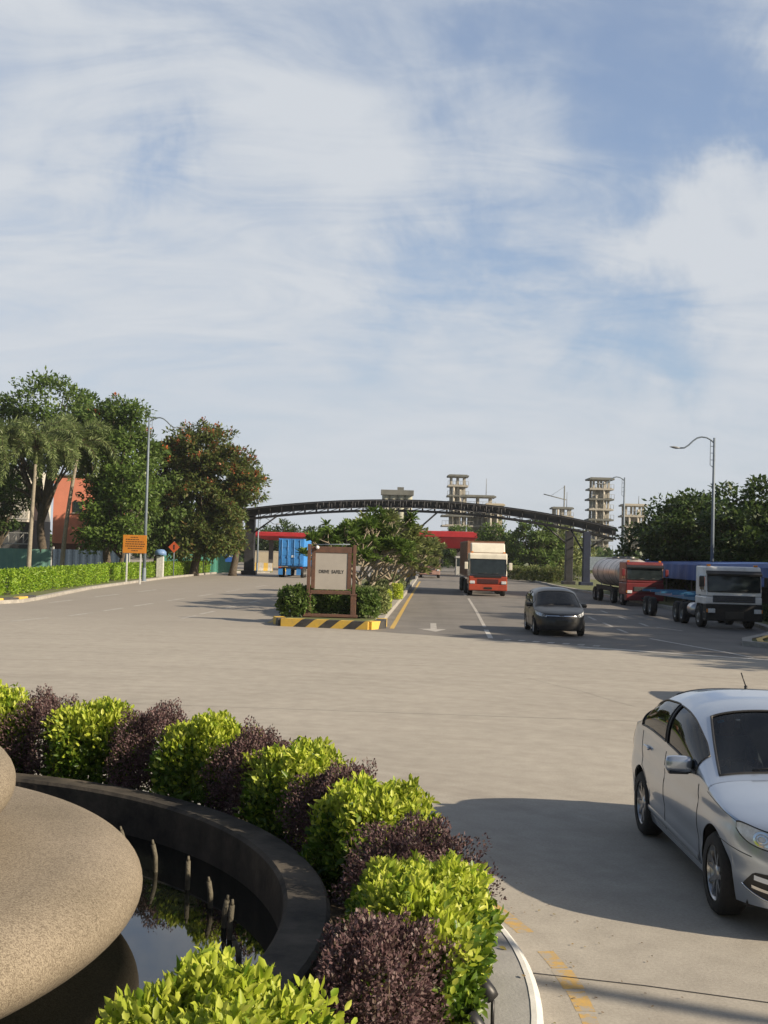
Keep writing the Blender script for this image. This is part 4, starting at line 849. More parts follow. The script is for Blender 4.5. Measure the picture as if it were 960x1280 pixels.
    for sg in (1, -1):
        s0, s1, za0, za1, zb0, zb1 = hl
        A = lambda t: za0 + (za1 - za0) * t + 0.05 * (2 * t - 1) ** 2 * (1 if t > .5 else .4); Bz = lambda t: zb0 + (zb1 - zb0) * t - 0.025 * (2 * t - 1) ** 4
        e_ = 0.010
        rim = bpatch('headlight', s0 - e_ * 0.6, s1 + e_, lambda t: A(t) - e_, lambda t: Bz(t) + e_, q.get('lamp_rim', M_black), 0.003, sg)
        bpatch('lamp_glass', s0, s1, A, Bz, M_lampglass, 0.007, sg, rim)
        for c_, r_ in ((0.42, 0.06), (0.12, 0.045)):
            sc_2 = s0 + (s1 - s0) * c_; zc = (A(c_) + Bz(c_)) / 2; o = MB()
            for rr, of in ((r_, 0.010), (r_ * 0.55, 0.013)):
                o.grid([[B(max(0.004, sc_2 + rr * k * math.cos(an)), zc + rr * k * math.sin(an) * 0.85, of, sg) for k in (0.72, 1.0)] for an in np.linspace(0, 2 * PI, 25)])
            o.build('projector', M_chrome if r_ > 0.05 else M_alloy_d, rim)
        tl = q['tail']; bpatch('tail_light', tl[0], tl[1], lambda t: tl[2] + 0.02 * t, lambda t: tl[3] - 0.01 * t, M_red_lens, 0.005, sg)
        if detail:
            rc = bpatch('fog_recess', 0.035, 0.40, lambda t: 0.255 + 0.10 * t ** 2, lambda t: 0.47 - 0.02 * t - 0.10 * max(0, t - .72) / .28, M_black, 0.004, sg)
            bpatch('lamp_strip', 0.06, 0.29, lambda t: 0.385 + 0.02 * t, lambda t: 0.418 + 0.022 * t, M_drl, 0.012, sg, rc)
            bpatch('chrome_strip', 0.05, 0.31, lambda t: 0.315 + 0.03 * t, lambda t: 0.333 + 0.034 * t, M_chrome, 0.010, sg, rc)
            lp = [B(0.035 + 0.365 * i / 16, 0.255 + 0.10 * (i / 16) ** 2, 0.006, sg) for i in range(17)]; o = MB(); o.tube(lp, 0.007, 5); o.build('chrome_edge', M_chrome, rc)
        # mirrors
        zs = belt(q['mirror']) + 0.07; px = W * side(0.9) + 0.10
        o = MB(); o.box((0, 0, 0.05), (0.15, 0.135, 0.10), bev=0.042); mh = o.build('mirror', m_paint, root); mh.data.polygons.foreach_set('use_smooth', [True] * len(mh.data.polygons))
        mh.scale = (1.45, 1.0, 1.0); mh.rotation_euler = (rad(-88), 0, rad(8 * sg)); mh.location = (sg * (px), q['mirror'] - 0.04, zs)
        o = MB(); o.box((0, 0, 0.0995), (0.11, 0.10, 0.004), bev=0.001); o.build('mirror_glass', M_chrome, mh)
        o = MB(); o.box((sg * (px - 0.10), q['mirror'] + 0.01, zs - 0.055), (0.16, 0.05, 0.035), bev=0.012); o.box((sg * px, q['mirror'] + 0.0, zs - 0.066), (0.16, 0.07, 0.02), bev=0.008); o.build('mirror_foot', M_black, root)
        # door gaps
        o = MB()
        def seam(fn):
            pr = [fn(i / 30) for i in range(31)]; o.tube([B(s, z, 0.0002, sg) for s, z in pr], 0.0032, 4, cap=False)
        d0, d1, d2 = q['doors']
        seam(lambda t: (d0 - 0.05 + 0.10 * t - 0.05 * t * t, sill + 0.06 + (belt(d0) - sill - 0.08) * t)); seam(lambda t: (d1 + 0.02 * t, sill + 0.06 + (belt(d1) - sill - 0.06) * t))
        seam(lambda t: (d2 - 0.22 + 0.30 * t ** 0.6, max(zlow(d2 - 0.22 + 0.30 * t ** 0.6) + 0.02, sill + 0.06 + (belt(d2) - sill - 0.06) * t))); seam(lambda t: (d0 - 0.04 + (d2 - 0.2 - d0) * t, sill + 0.065))
        seam(lambda t: (Lf * 0.42 + (sc0 - Lf * 0.42) * t, belt(Lf * 0.42 + (sc0 - Lf * 0.42) * t) - 0.012)); seam(lambda t: (0.30 + 0.42 * t, 0.56 + 0.05 * t))
        o.build('door_gap', M_black, root)
        for dh in q['handles']:
            o = MB(); p = B(dh, belt(dh) - 0.11, 0.018, sg); o.box(p, (0.028, 0.19, 0.032), bev=0.012); o.build('door_handle', m_paint, root)
        o = MB(); o.grid([[B(d0 + (d2 - d0 - 0.1) * t, sill + 0.07 + 0.02 * k + 0.02 * t, 0.007 * math.sin(PI * k / 3) + 0.001, sg) for k in range(4)] for t in np.linspace(0, 1, 30)]); o.build('side_trim', m_paint, root)
    # grille, bumper mouth, plate, badge
    for nm, z0, z1, s1_, m in (('grille', q['grille'][0], q['grille'][1], q['grille'][2], M_black), ('air_intake', q['intake'][0], q['intake'][1], q['intake'][2], M_black)):
        o = MB()
        for sg in (1, -1): o.grid([[B(s1_ * (i / 10) ** 2, z0 + (z1 - z0) * k / 4, 0.004, sg) for k in range(5)] for i in range(11)])
        o.build(nm, m, root)
    o = MB()
    for sg in (1, -1): o.grid([[B(q['grille'][2] * (i / 10) ** 2, q['grille'][1] + 0.012 * k - 0.01, 0.008, sg) for k in range(3)] for i in range(11)])
    o.build('grille_trim', M_chrome, root)
    o = MB(); o.lathe([(0.001, 0.012), (0.05, 0.010), (0.055, 0.0)], 20, axis='Y'); bd = o.build('badge', M_chrome, root); bd.location = (0, yy(0, q['grille'][1]) - 0.02, q['grille'][1] - 0.02)
    o = MB(); o.box((0, yy(0, 0.45) - 0.015, q['plate']), (0.42, 0.02, 0.11), bev=0.006); o.build('number_plate', M_plate, root)
    o = MB(); o.box((0, yy(L, 0.7) + 0.012, 0.72), (0.42, 0.02, 0.11), bev=0.006); o.build('rear_plate', M_plate, root)
    for x0 in (-0.45, 0.12):
        wp = MB(); wp.tube([Gp(scr0 + 0.01, rad(78 if x0 > 0 else 66), 0.02, 1 if x0 > 0 else -1), Gp(scr0 + 0.06, rad(60 if x0 > 0 else 86), 0.014, 1 if x0 > 0 else -1)], 0.008, 5); wp.build('wiper', M_black, root)
    if q.get('antenna'):
        o = MB(); p = Vector(Gp(q['antenna'], PI / 2 - 0.01)); o.tube([p + Vector((0.0, 0, -0.01)), p + Vector((0, 0.02, 0.03))], 0.016, 8); o.tube([p + Vector((0, 0.02, 0.03)), p + Vector((-0.035, 0.05, 0.15))], 0.006, 6); o.build('antenna', M_black, root)
    # wheels
    for a in ax:
        for sg in (1, -1):
            tw = 0.19; o = MB(); R_ = wr
            o.lathe([(R_ * 0.67, -tw / 2), (R_ * 0.90, -tw / 2 - 0.004), (R_ * 0.985, -tw / 2 + 0.028), (R_, -tw / 2 + 0.05), (R_, tw / 2 - 0.05), (R_ * 0.985, tw / 2 - 0.028), (R_ * 0.90, tw / 2 + 0.004), (R_ * 0.67, tw / 2)], 48, axis='X')
            wl = o.build('wheel', M_rub, root); wl.location = (sg * (W - 0.012 - tw / 2), a, R_ - 0.004); wl.rotation_euler = (rad(23 * (1 if a == ax[0] else 2.1)), 0, 0)
            xo = sg * (tw / 2 - 0.012); o = MB()
            o.lathe([(R_ * 0.62, -sg * tw * 0.4), (R_ * 0.64, xo), (R_ * 0.69, xo + sg * 0.006), (R_ * 0.67, xo - sg * 0.012), (R_ * 0.63, xo - sg * 0.02)], 48, axis='X')
            for k in range(5):
                for dv in (-0.19, 0.19):
                    an = 2 * PI * k / 5 + dv * 0.75; an2 = 2 * PI * k / 5 + dv * 1.5
                    p0 = Vector((xo - sg * 0.014, 0.055 * math.cos(an), 0.055 * math.sin(an))); p1 = Vector((xo - sg * 0.004, R_ * 0.65 * math.cos(an2), R_ * 0.65 * math.sin(an2))); dd = (p1 - p0).normalized(); nn = Vector((0, -dd.z, dd.y)).normalized()
                    V = []
                    for pp, wv_ in ((p0, 0.018), (p1, 0.014)):
                        V += [pp + nn * wv_, pp - nn * wv_, pp - nn * wv_ * 0.8 - Vector((sg * 0.03, 0, 0)), pp + nn * wv_ * 0.8 - Vector((sg * 0.03, 0, 0))]
                    o.add(V, [(0, 1, 5, 4), (1, 2, 6, 5), (2, 3, 7, 6), (3, 0, 4, 7)])
            o.lathe([(0.001, xo - sg * 0.006), (0.03, xo - sg * 0.006), (0.062, xo - sg * 0.016), (0.065, xo - sg * 0.05)], 24, axis='X')
            o.build('rim', m_rim, wl)
            o = MB(); o.lathe([(0.001, xo - sg * 0.075), (R_ * 0.62, xo - sg * 0.075)], 32, axis='X'); o.build('brake_disc', M_alloy_d, wl)
    return root, dict(B=B, G=Gp, belt=belt, W=W)

SEDAN = dict(L=4.33, W=0.855, Lf=0.95, Lr=0.75, nf=2.7, nr=3.2, sill=0.20, wr=0.305, ar=0.355, axles=(0.86, 3.40), zm=0.60, cowl=1.06, deck=3.72,
             hood=[(0, 0.70), (0.06, 0.735), (0.25, 0.81), (0.6, 0.895), (1.0, 0.965), (1.2, 0.995)], belt=[(0, 0.66), (0.1, 0.69), (0.35, 0.765), (0.75, 0.845), (1.2, 0.895), (2.4, 0.945), (3.6, 1.005), (4.1, 1.01), (4.33, 0.99)],
             trunk=[(3.6, 1.085), (3.8, 1.08), (4.15, 1.06), (4.33, 1.03)], roof=[(1.05, 0.972), (1.2, 1.04), (1.95, 1.425), (2.15, 1.475), (2.55, 1.505), (3.0, 1.465), (3.3, 1.37), (3.74, 1.085)],
             win=(1.42, 2.42, 2.49, 3.48), screen=(1.14, 1.90), rear=(3.05, 3.64), fwin=40, fscr=50, lamp=(0.06, 0.44, 0.60, 0.68, 0.715, 0.79), tail=(3.98, 4.27, 0.78, 0.93), mirror=1.60, doors=(1.32, 2.44, 3.34), handles=(2.26, 3.14), grille=(0.56, 0.665, 0.10), intake=(0.24, 0.40, 0.10), plate=0.47, antenna=3.02)
M_rim = mat('machined_rim', (0.46, 0.46, 0.47), 0.28, 0.9, var=0.15, scale=30)
M_silver = paint('silver_paint', (0.39, 0.45, 0.55), 0.7, 0.28, 0.9, 0.06)
SEDX, SEDY = 3.40, 8.28
silver, SF = car('silver_car', 'silver sedan in the foreground driving past the planter', None, (SEDX, SEDY), SEDAN, M_silver, G_tint, G_screen, M_rim)
M_sticker = mat('windscreen_sticker', (0.05, 0.35, 0.5), 0.5)
o = MB(); o.grid([[SF['G'](1.80 + 0.035 * i, rad(57) + rad(5.5) * k / 3, -0.009, -1) for k in range(4)] for i in range(2)]); o.build('sticker', M_sticker, silver)

# ------------------------------------------------------------------ the driver
def grown(name, verts, edges, radii, m, parent, sub=2, root_i=0):
    me = bpy.data.meshes.new(name); me.from_pydata(verts, edges, []); o = link(name, me, parent); o.modifiers.new('skin', 'SKIN'); sv = me.skin_vertices[0].data
    for i, r in enumerate(radii): sv[i].radius = r if isinstance(r, tuple) else (r, r); sv[i].use_root = (i == root_i)
    s_ = o.modifiers.new('sub', 'SUBSURF'); s_.levels = sub; s_.render_levels = sub; me.materials.append(m); return o
M_skin = mat('skin', (0.30, 0.17, 0.11), 0.6, var=0.06); M_hair = mat('black_hair', (0.012, 0.01, 0.009), 0.6); M_shirt = mat('grey_shirt', (0.14, 0.14, 0.15), 0.9, var=0.12, scale=20); M_trousers = mat('dark_trousers', (0.03, 0.032, 0.045), 0.9)
def driver(label, loc, s=1.0):
    r_ = empty('person', loc, 0, label, 'person', None, s)
    V = [(0, 0, 0.10), (0, 0.04, 0.30), (0, 0.10, 0.50), (0, 0.10, 0.60), (0, 0.075, 0.66), (0, 0.06, 0.72), (0, 0.055, 0.80), (0, 0.075, 0.87),
         (-0.18, 0.10, 0.55), (-0.24, -0.04, 0.36), (-0.16, -0.30, 0.42), (-0.14, -0.37, 0.45), (0.18, 0.10, 0.55), (0.24, -0.04, 0.36), (0.16, -0.30, 0.42), (0.14, -0.37, 0.45),
         (-0.10, -0.05, 0.07), (-0.13, -0.44, 0.14), (-0.13, -0.70, -0.16), (0.10, -0.05, 0.07), (0.13, -0.44, 0.14), (0.13, -0.70, -0.16), (0, -0.035, 0.755), (0, 0.01, 0.70)]
    E_ = [(0, 1), (1, 2), (2, 3), (3, 4), (4, 5), (5, 6), (6, 7), (2, 8), (8, 9), (9, 10), (10, 11), (2, 12), (12, 13), (13, 14), (14, 15), (0, 16), (16, 17), (17, 18), (0, 19), (19, 20), (20, 21), (5, 22), (5, 23)]
    Rr = [(0.15, 0.11), (0.15, 0.10), (0.16, 0.10), (0.06, 0.06), (0.052, 0.055), (0.070, 0.085), (0.074, 0.095), (0.05, 0.06), 0.062, 0.044, 0.032, 0.028, 0.062, 0.044, 0.032, 0.028, 0.085, 0.06, 0.045, 0.085, 0.06, 0.045, 0.014, 0.03]
    b = grown('body', V, E_, Rr, M_skin, r_); b['label'] = 'skin of face and hands'
    cl = grown('shirt', V[:4] + [V[8], V[9], (-0.20, -0.17, 0.39), V[12], V[13], (0.20, -0.17, 0.39)], [(0, 1), (1, 2), (2, 3), (2, 4), (4, 5), (5, 6), (2, 7), (7, 8), (8, 9)], [(0.165, 0.125), (0.165, 0.115), (0.175, 0.115), (0.066, 0.066), 0.075, 0.056, 0.044, 0.075, 0.056, 0.044], M_shirt, r_)
    grown('trousers', [(0, 0, 0.10), (-0.10, -0.05, 0.07), (-0.13, -0.44, 0.14), (-0.13, -0.66, -0.12), (0.10, -0.05, 0.07), (0.13, -0.44, 0.14), (0.13, -0.66, -0.12)], [(0, 1), (1, 2), (2, 3), (0, 4), (4, 5), (5, 6)], [(0.16, 0.12), 0.095, 0.07, 0.058, 0.095, 0.07, 0.058], M_trousers, r_)
    o = MB(); o.lathe([(0.001, 0.118), (0.05, 0.105), (0.085, 0.06), (0.094, 0.0), (0.088, -0.04)], 24, a0=rad(-25), a1=rad(205)); o.lathe([(0.001, 0.118), (0.05, 0.105), (0.083, 0.065), (0.090, 0.045)], 24); h = o.build('hair', M_hair, r_); h.location = (0, 0.065, 0.80); h.scale = (0.92, 1.15, 1.0)
    for sx in (-1, 1):
        o = MB(); o.lathe([(0.001, -0.012), (0.010, -0.006), (0.012, 0.0), (0.009, 0.007), (0.001, 0.012)], 12); e = o.build('eye', M_hair, r_); e.location = (0.034 * sx, -0.026, 0.785)
        for k in range(4):
            f_ = grown('finger', [(sx * (0.14 - 0.01), -0.37, 0.45 + 0.0), (sx * (0.13 - 0.006 * k), -0.405 - 0.004 * k, 0.475 - 0.018 * k), (sx * (0.115 - 0.004 * k), -0.425, 0.465 - 0.018 * k), (sx * 0.105, -0.41, 0.452 - 0.018 * k)], [(0, 1), (1, 2), (2, 3)], [0.014, 0.010, 0.009, 0.008], M_skin, b, 1)
        grown('thumb', [(sx * 0.135, -0.365, 0.455), (sx * 0.11, -0.38, 0.485), (sx * 0.10, -0.40, 0.495)], [(0, 1), (1, 2)], [0.014, 0.011, 0.009], M_skin, b, 1)
    return r_
driver('driver in a grey shirt at the wheel of the silver sedan', (SEDX - 0.37, SEDY + 2.14, 0.53), 1.0)

MPV = dict(L=4.35, W=0.86, Lf=1.0, Lr=0.6, nf=2.5, nr=3.4, sill=0.19, wr=0.31, ar=0.36, axles=(0.86, 3.52), zm=0.62, cowl=0.88, deck=4.18,
           hood=[(0, 0.70), (0.08, 0.76), (0.3, 0.84), (0.7, 0.93), (0.95, 0.975), (1.1, 1.0)], belt=[(0, 0.66), (0.1, 0.70), (0.35, 0.77), (0.75, 0.84), (1.2, 0.91), (2.4, 0.97), (3.6, 1.04), (4.35, 1.04)],
           trunk=[(3.95, 1.10), (4.35, 1.08)], roof=[(0.86, 0.955), (1.0, 1.02), (1.8, 1.49), (2.1, 1.555), (2.6, 1.58), (3.4, 1.55), (3.85, 1.46), (4.2, 1.095)], win=(1.3, 2.35, 2.42, 3.75), screen=(0.94, 1.76), rear=(3.80, 4.12), fwin=38, fscr=45,
           lamp=(0.10, 0.62, 0.62, 0.74, 0.72, 0.86), tail=(4.05, 4.3, 0.75, 1.0), mirror=1.45, doors=(1.25, 2.38, 3.5), handles=(2.2, 3.3), grille=(0.58, 0.68, 0.12), intake=(0.25, 0.42, 0.14), plate=0.5)
M_charcoal = paint('charcoal_paint', (0.009, 0.0105, 0.014), 0.0, 0.35, 0.25, 0.1)
dark, DF = car('dark_car', 'dark charcoal people carrier coming along the right carriageway', None, (5.98, 39.8), MPV, M_charcoal, G_dark, G_dark, M_alloy, detail=False)
dark.rotation_euler.z = rad(-1)
c = copy_tree(dark); c['label'] = 'dark car outside the picture whose shadow lies behind the silver sedan'; c.location = (8.55, 19.4, 0); c.rotation_euler.z = rad(1)

# ------------------------------------------------------------------ lorries
def lorry_wheel(parent, x, y, r, w, sg, dual=False, m_rim=M_steel):
    o = MB(); tw = w
    o.lathe([(r * 0.56, -tw / 2), (r * 0.92, -tw / 2), (r, -tw / 2 + 0.04), (r, tw / 2 - 0.04), (r * 0.92, tw / 2), (r * 0.56, tw / 2)], 32, axis='X')
    wl = o.build('wheel', M_rub, parent); wl.location = (x, y, r - 0.005)
    o = MB(); xo = sg * tw / 2
    o.lathe([(r * 0.57, xo * 0.98), (r * 0.50, xo * 0.9), (r * 0.46, xo * (0.25 if dual else 0.7)), (r * 0.28, xo * (0.3 if dual else 0.85)), (r * 0.22, xo * (0.7 if dual else 1.15)), (0.001, xo * (0.72 if dual else 1.18))], 28, axis='X')
    for k in range(8): o.box((xo * (0.4 if dual else 0.85), r * 0.37 * math.cos(k * PI / 4), r * 0.37 * math.sin(k * PI / 4)), (0.04, 0.035, 0.035))
    o.build('rim', m_rim, wl); return wl
def cab(root, w, h, dp, zb, m_main, m_low, m_roof, hs, scr, m_bump, m_grille, lampz, parts=True, mirror_m=None, visor=False, grille=None, slope=0.16):
    """cab front at y=0; zb floor height, scr=(z0,z1) windscreen, hs split height of the two paints"""
    hw = w / 2; mir = mirror_m or M_black
    def yf(z): return slope * max(0.0, (z - hs) / (h - hs)) ** 1.3
    pr = [(0.02, zb), (0.0, zb + 0.1), (0.0, hs)] + [(yf(z), z) for z in np.linspace(hs, h - 0.08, 7)[1:]] + [(yf(h) + 0.08, h), (dp, h), (dp, zb)]
    lo = [p for p in pr if p[1] <= hs + 1e-6 and p[0] < dp - 0.01] + [(dp, hs), (dp, zb)]
    hi = [(0.0, hs)] + [p for p in pr if p[1] > hs + 1e-6]
    hi.append((dp, hs))
    o = MB(); o.prism(lo, -hw, hw); b = o.build('lower_cab' if m_low is not m_main else 'cab_base', m_low, root, bevel=0.05)
    o = MB(); o.prism(hi, -hw + 0.015, hw - 0.015); o.build('cab_body', m_main, root, bevel=0.07)
    if m_roof is not m_main:
        o = MB(); o.box((0, dp * 0.55, h + 0.0), (w * 0.95, dp * 0.85, 0.16), bev=0.07); o.build('cab_roof', m_roof, root)
    z0, z1 = scr
    o = MB(); rows = []
    for i in range(5):
        z = z0 + (z1 - z0) * i / 4; rows.append([(x, yf(z) - 0.022 + 0.03 * (abs(x) / hw) ** 4, z) for x in np.linspace(-hw * 0.93, hw * 0.93, 13)])
    o.grid(rows); e = [r_[0] for r_ in rows]; o.build('windscreen', M_blind, root)
    o = MB(); lp = rows[0] + [r_[-1] for r_ in rows[1:]] + rows[-1][::-1][1:] + [r_[0] for r_ in rows[::-1]][1:]; o.tube(lp, 0.028, 6, cap=False); o.build('screen_seal', M_black, root)
    for x in (-0.5, 0.15): o = MB(); o.tube([(x * hw, yf(z0) - 0.045, z0 + 0.02), ((x + 0.42) * hw * 0.9, yf(z0) - 0.04, z0 + 0.09)], 0.012, 5); o.build('wiper', M_black, root)
    for sg in (-1, 1):
        o = MB(); o.prism([(0.26 + yf(z0), z0 + 0.02), (dp * 0.62, z0 + 0.02), (dp * 0.62, z1 - 0.04), (0.32 + yf(z1), z1 - 0.04)], sg * (hw - 0.012) - 0.004, sg * (hw - 0.012) + 0.004); d = o.build('door', m_main, root)
        d.data.materials[0] = m_main
        o = MB(); o.prism([(0.30 + yf(z0), z0 + 0.06), (dp * 0.58, z0 + 0.06), (dp * 0.58, z1 - 0.09), (0.37 + yf(z1), z1 - 0.09)], sg * (hw - 0.004) - 0.005, sg * (hw - 0.004) + 0.006); o.build('side_window', M_blind, d)
        o = MB(); o.box((sg * (hw + 0.012), dp * 0.55, z0 - 0.18), (0.03, 0.16, 0.035), bev=0.01); o.build('door_handle', M_black, d)
        o = MB(); o.box((sg * (hw + 0.19), 0.02, (z0 + z1) / 2 + 0.05), (0.22, 0.09, 0.46), bev=0.035); mm = o.build('mirror', mir, root)
        o = MB(); o.tube([(sg * (hw - 0.02), 0.14, z1 - 0.1), (sg * (hw + 0.18), 0.03, z1 - 0.1), (sg * (hw + 0.18), 0.03, z0 + 0.0), (sg * (hw - 0.02), 0.14, z0 + 0.02)], 0.016, 6); o.build('mirror_arm', M_black, mm)
        ly = -0.115 if lampz < zb else -0.035
        o = MB(); o.box((sg * hw * 0.82, ly, lampz), (hw * 0.26, 0.06, 0.19), bev=0.03); hl = o.build('headlight', M_lampglass, root)
        o = MB(); o.box((sg * hw * 0.965, ly + 0.025, lampz), (0.07, 0.10, 0.15), bev=0.02); o.build('indicator', M_amber, hl)
        o = MB(); o.lathe([(0.6, -0.14), (0.62, -0.13), (0.62, 0.13), (0.6, 0.14)], 24, axis='X', a0=rad(-6), a1=rad(186)); 
        fd = o.build('mudguard', M_black, root); fd.location = (sg * (hw - 0.17), dp * 0.72, 0.47)
        for k in range(2):
            o = MB(); o.box((sg * (hw - 0.12), 0.24, 0.42 + 0.30 * k), (0.25, 0.34, 0.05), bev=0.01); o.build('step', M_black, root)
    g0, g1, gw = grille
    o = MB(); o.box((0, -0.006, (g0 + g1) / 2), (gw, 0.03, g1 - g0), bev=0.02)
    g_ = o.build('grille', m_grille, root)
    o = MB()
    for k in range(4): o.box((0, -0.028, g0 + (g1 - g0) * (k + 0.5) / 4), (gw * 0.94, 0.02, 0.022))
    o.build('grille_bars', M_black if m_grille is not M_black else M_steel, g_)
    o = MB(); o.prism([(-0.09, 0.36), (-0.10, 0.40), (-0.09, zb + 0.02), (0.10, zb + 0.04), (0.5, zb), (0.45, 0.34)], -hw, hw); o.build('bumper', m_bump, root, bevel=0.035)
    o = MB(); o.box((0, -0.108, 0.52), (0.52, 0.02, 0.13), bev=0.006); o.build('number_plate', M_plate, root)
    if visor:
        o = MB(); o.prism([(yf(z1) - 0.16, z1 - 0.06), (yf(z1) - 0.18, z1 + 0.02), (yf(z1) + 0.02, z1 + 0.15), (yf(z1) + 0.03, z1 + 0.06)], -hw * 0.98, hw * 0.98); o.build('sun_visor', M_black, root)
    for x in (-0.42, 0.42): o = MB(); o.box((x * w, yf(h) + 0.22, h + 0.045), (0.16, 0.12, 0.09), bev=0.02); o.build('roof_marker', M_amber, root)
def chassis(root, w, y0, y1, z, m=M_dark):
    o = MB()
    for sx in (-0.42, 0.42): o.box((sx, (y0 + y1) / 2, z), (0.09, y1 - y0, 0.24))
    for k in range(int((y1 - y0) / 1.3) + 1): o.box((0, y0 + 0.2 + k * 1.3, z), (0.80, 0.09, 0.18))
    return o.build('chassis', m, root)
M_orange = paint('orange_paint', (0.36, 0.052, 0.022), 0, 0.45, 0.3, 0.3); M_maroon = paint('maroon_grille', (0.13, 0.02, 0.018)); M_cream = paint('cream_paint', (0.72, 0.68, 0.58), 0, 0.4, 0.4, 0.15); M_bluegrey = mat('slate_panel', (0.05, 0.065, 0.10), 0.4)
M_redp = paint('lorry_red_paint', (0.15, 0.010, 0.014), 0, 0.5, 0.25, 0.35); M_whitep = paint('lorry_white_paint', (0.76, 0.77, 0.79), 0, 0.4, 0.4, 0.2); M_bluep = paint('chassis_blue_paint', (0.05, 0.22, 0.42), 0, 0.5, 0.3, 0.3)
M_rustbox = mat('rusty_container', (0.34, 0.17, 0.10), 0.7, scale=2.0, col2=(0.20, 0.10, 0.065)); M_pinkbrown = paint('faded_pink_paint', (0.40, 0.24, 0.20), 0, 0.5, 0.3, 0.3)
def corrugated(name, m, root, x0, x1, y0, y1, z0, z1, pitch=0.28, amp=0.035):
    o = MB(); w = x1 - x0
    for xs, sg in ((x0, -1), (x1, 1)):
        n = int((y1 - y0) / (pitch / 4)); rows = []
        for i in range(n + 1):
            ph = (i % 4); off = amp if ph in (1, 2) else 0.0; y = y0 + (y1 - y0) * i / n; rows.append([(xs - sg * off, y, z0 + 0.06), (xs - sg * off, y, z1 - 0.06)])
        o.grid(rows, smooth=False)
    n = int(w / (pitch / 4)); rows = []
    for i in range(n + 1):
        off = amp if (i % 4) in (1, 2) else 0; x = x0 + w * i / n; rows.append([(x, y1 - off, z0 + 0.06), (x, y1 - off, z1 - 0.06)])
    o.grid(rows, smooth=False)
    o.box(((x0 + x1) / 2, y0 + 0.03, (z0 + z1) / 2), (w - 0.02, 0.05, z1 - z0 - 0.02)); o.box(((x0 + x1) / 2, (y0 + y1) / 2, z1 - 0.03), (w - 0.01, y1 - y0 - 0.01, 0.05)); o.box(((x0 + x1) / 2, (y0 + y1) / 2, z0 + 0.03), (w - 0.01, y1 - y0 - 0.01, 0.07))
    for x in (x0 + 0.04, x1 - 0.04):
        for y in (y0 + 0.05, y1 - 0.05): o.box((x, y, (z0 + z1) / 2), (0.10, 0.10, z1 - z0))
        for z in (z0 + 0.05, z1 - 0.05): o.box((x, (y0 + y1) / 2, z), (0.09, y1 - y0 - 0.2, 0.10))
    return o.build(name, m, root)
# orange lorry
OT = empty('orange_lorry', (6.75, 76.6, 0), rad(-1), 'orange and cream lorry coming towards us with a roof fairing', 'lorry')
cab(OT, 2.45, 2.75, 2.1, 0.72, M_cream, M_orange, M_cream, 1.28, (1.40, 2.36), M_orange, M_maroon, 0.88, mirror_m=M_cream, grille=(0.80, 1.10, 1.35))
o = MB(); o.prism([(0.35, 2.78), (0.70, 3.34), (0.85, 3.40), (1.9, 3.40), (1.9, 2.78)], -1.08, 1.08); o.build('roof_fairing', M_cream, OT, bevel=0.06)
o = MB(); o.prism([(-0.022, 1.34), (-0.022, 1.42), (0.06, 1.42), (0.06, 1.2)], -1.15, 1.15); o.build('front_panel', M_bluegrey, OT, bevel=0.01)
o = MB(); o.prism([(-0.035, 1.20), (-0.04, 1.335), (0.05, 1.335), (0.05, 1.20)], -0.85, 0.85); o.build('upper_grille', M_black, OT)
for c_, d_2 in (((-0.45, 0.135, 2.2), (0.62, 0.012, 0.10)), ((0.55, 0.035, 1.5), (0.75, 0.012, 0.10))): o = MB(); o.box(c_, d_2); o.build('screen_label', M_drl, OT)
chassis(OT, 2.4, 1.9, 13.0, 0.85); corrugated('container', M_rustbox, OT, -1.20, 1.20, 2.6, 13.2, 1.15, 3.55)
for y in (1.45, 5.0, 6.2, 10.3, 11.5, 12.6):
    for sg in (-1, 1): lorry_wheel(OT, sg * 1.06, y, 0.48, 0.3, sg, y > 2)
# lorry leaving the toll
TT = empty('toll_lorry', (5.05, 128, 0), rad(-2), 'small faded lorry far off under the right toll canopy', 'lorry')
cab(TT, 2.2, 2.45, 1.8, 0.7, M_pinkbrown, M_pinkbrown, M_pinkbrown, 1.22, (1.3, 2.15), M_pinkbrown, M_black, 0.85, grille=(0.85, 1.1, 1.1))
chassis(TT, 2.2, 1.6, 7.0, 0.8); corrugated('container', M_dark, TT, -1.1, 1.1, 2.0, 7.4, 1.0, 2.6)
for y in (1.2, 5.6):
    for sg in (-1, 1): lorry_wheel(TT, sg * 0.95, y, 0.45, 0.28, sg, y > 2)
# red tanker
RTk = empty('red_tanker', (14.75, 67.4, 0), rad(2.5), 'red lorry with a dull silver tank parked on the right', 'tanker lorry', None, 0.87)
cab(RTk, 2.45, 2.85, 2.0, 0.72, M_redp, M_redp, M_redp, 1.5, (1.72, 2.5), M_redp, M_black, 0.92, mirror_m=M_redp, visor=True, grille=(0.95, 1.25, 1.5))
chassis(RTk, 2.4, 1.8, 10.4, 0.85)
M_tank = mat('dull_steel_tank', (0.56, 0.49, 0.45), 0.35, 0.55, var=0.2, scale=1.5); 
o = MB(); prof = []
for rr, yv in [(0.02, 2.35), (0.7, 2.38), (0.98, 2.5), (1.05, 2.7), (1.05, 10.2), (0.98, 10.4), (0.7, 10.52), (0.02, 10.55)]: prof.append((rr, yv))
V0 = MB(); V0.lathe(prof, 40, axis='Y'); V0.v = [(x * 1.14, y, z * 0.92 + 2.08) for x, y, z in V0.v]; tk = V0.build('tank', M_tank, RTk)
o = MB()
for y in (3.2, 5.0, 6.8, 8.6, 10.0): o.lathe([(1.052, y - 0.03), (1.068, y), (1.052, y + 0.03)], 40, axis='Y')
o.v = [(x * 1.14, y, z * 0.92 + 2.08) for x, y, z in o.v]; o.build('tank_hoop', M_steel, tk)
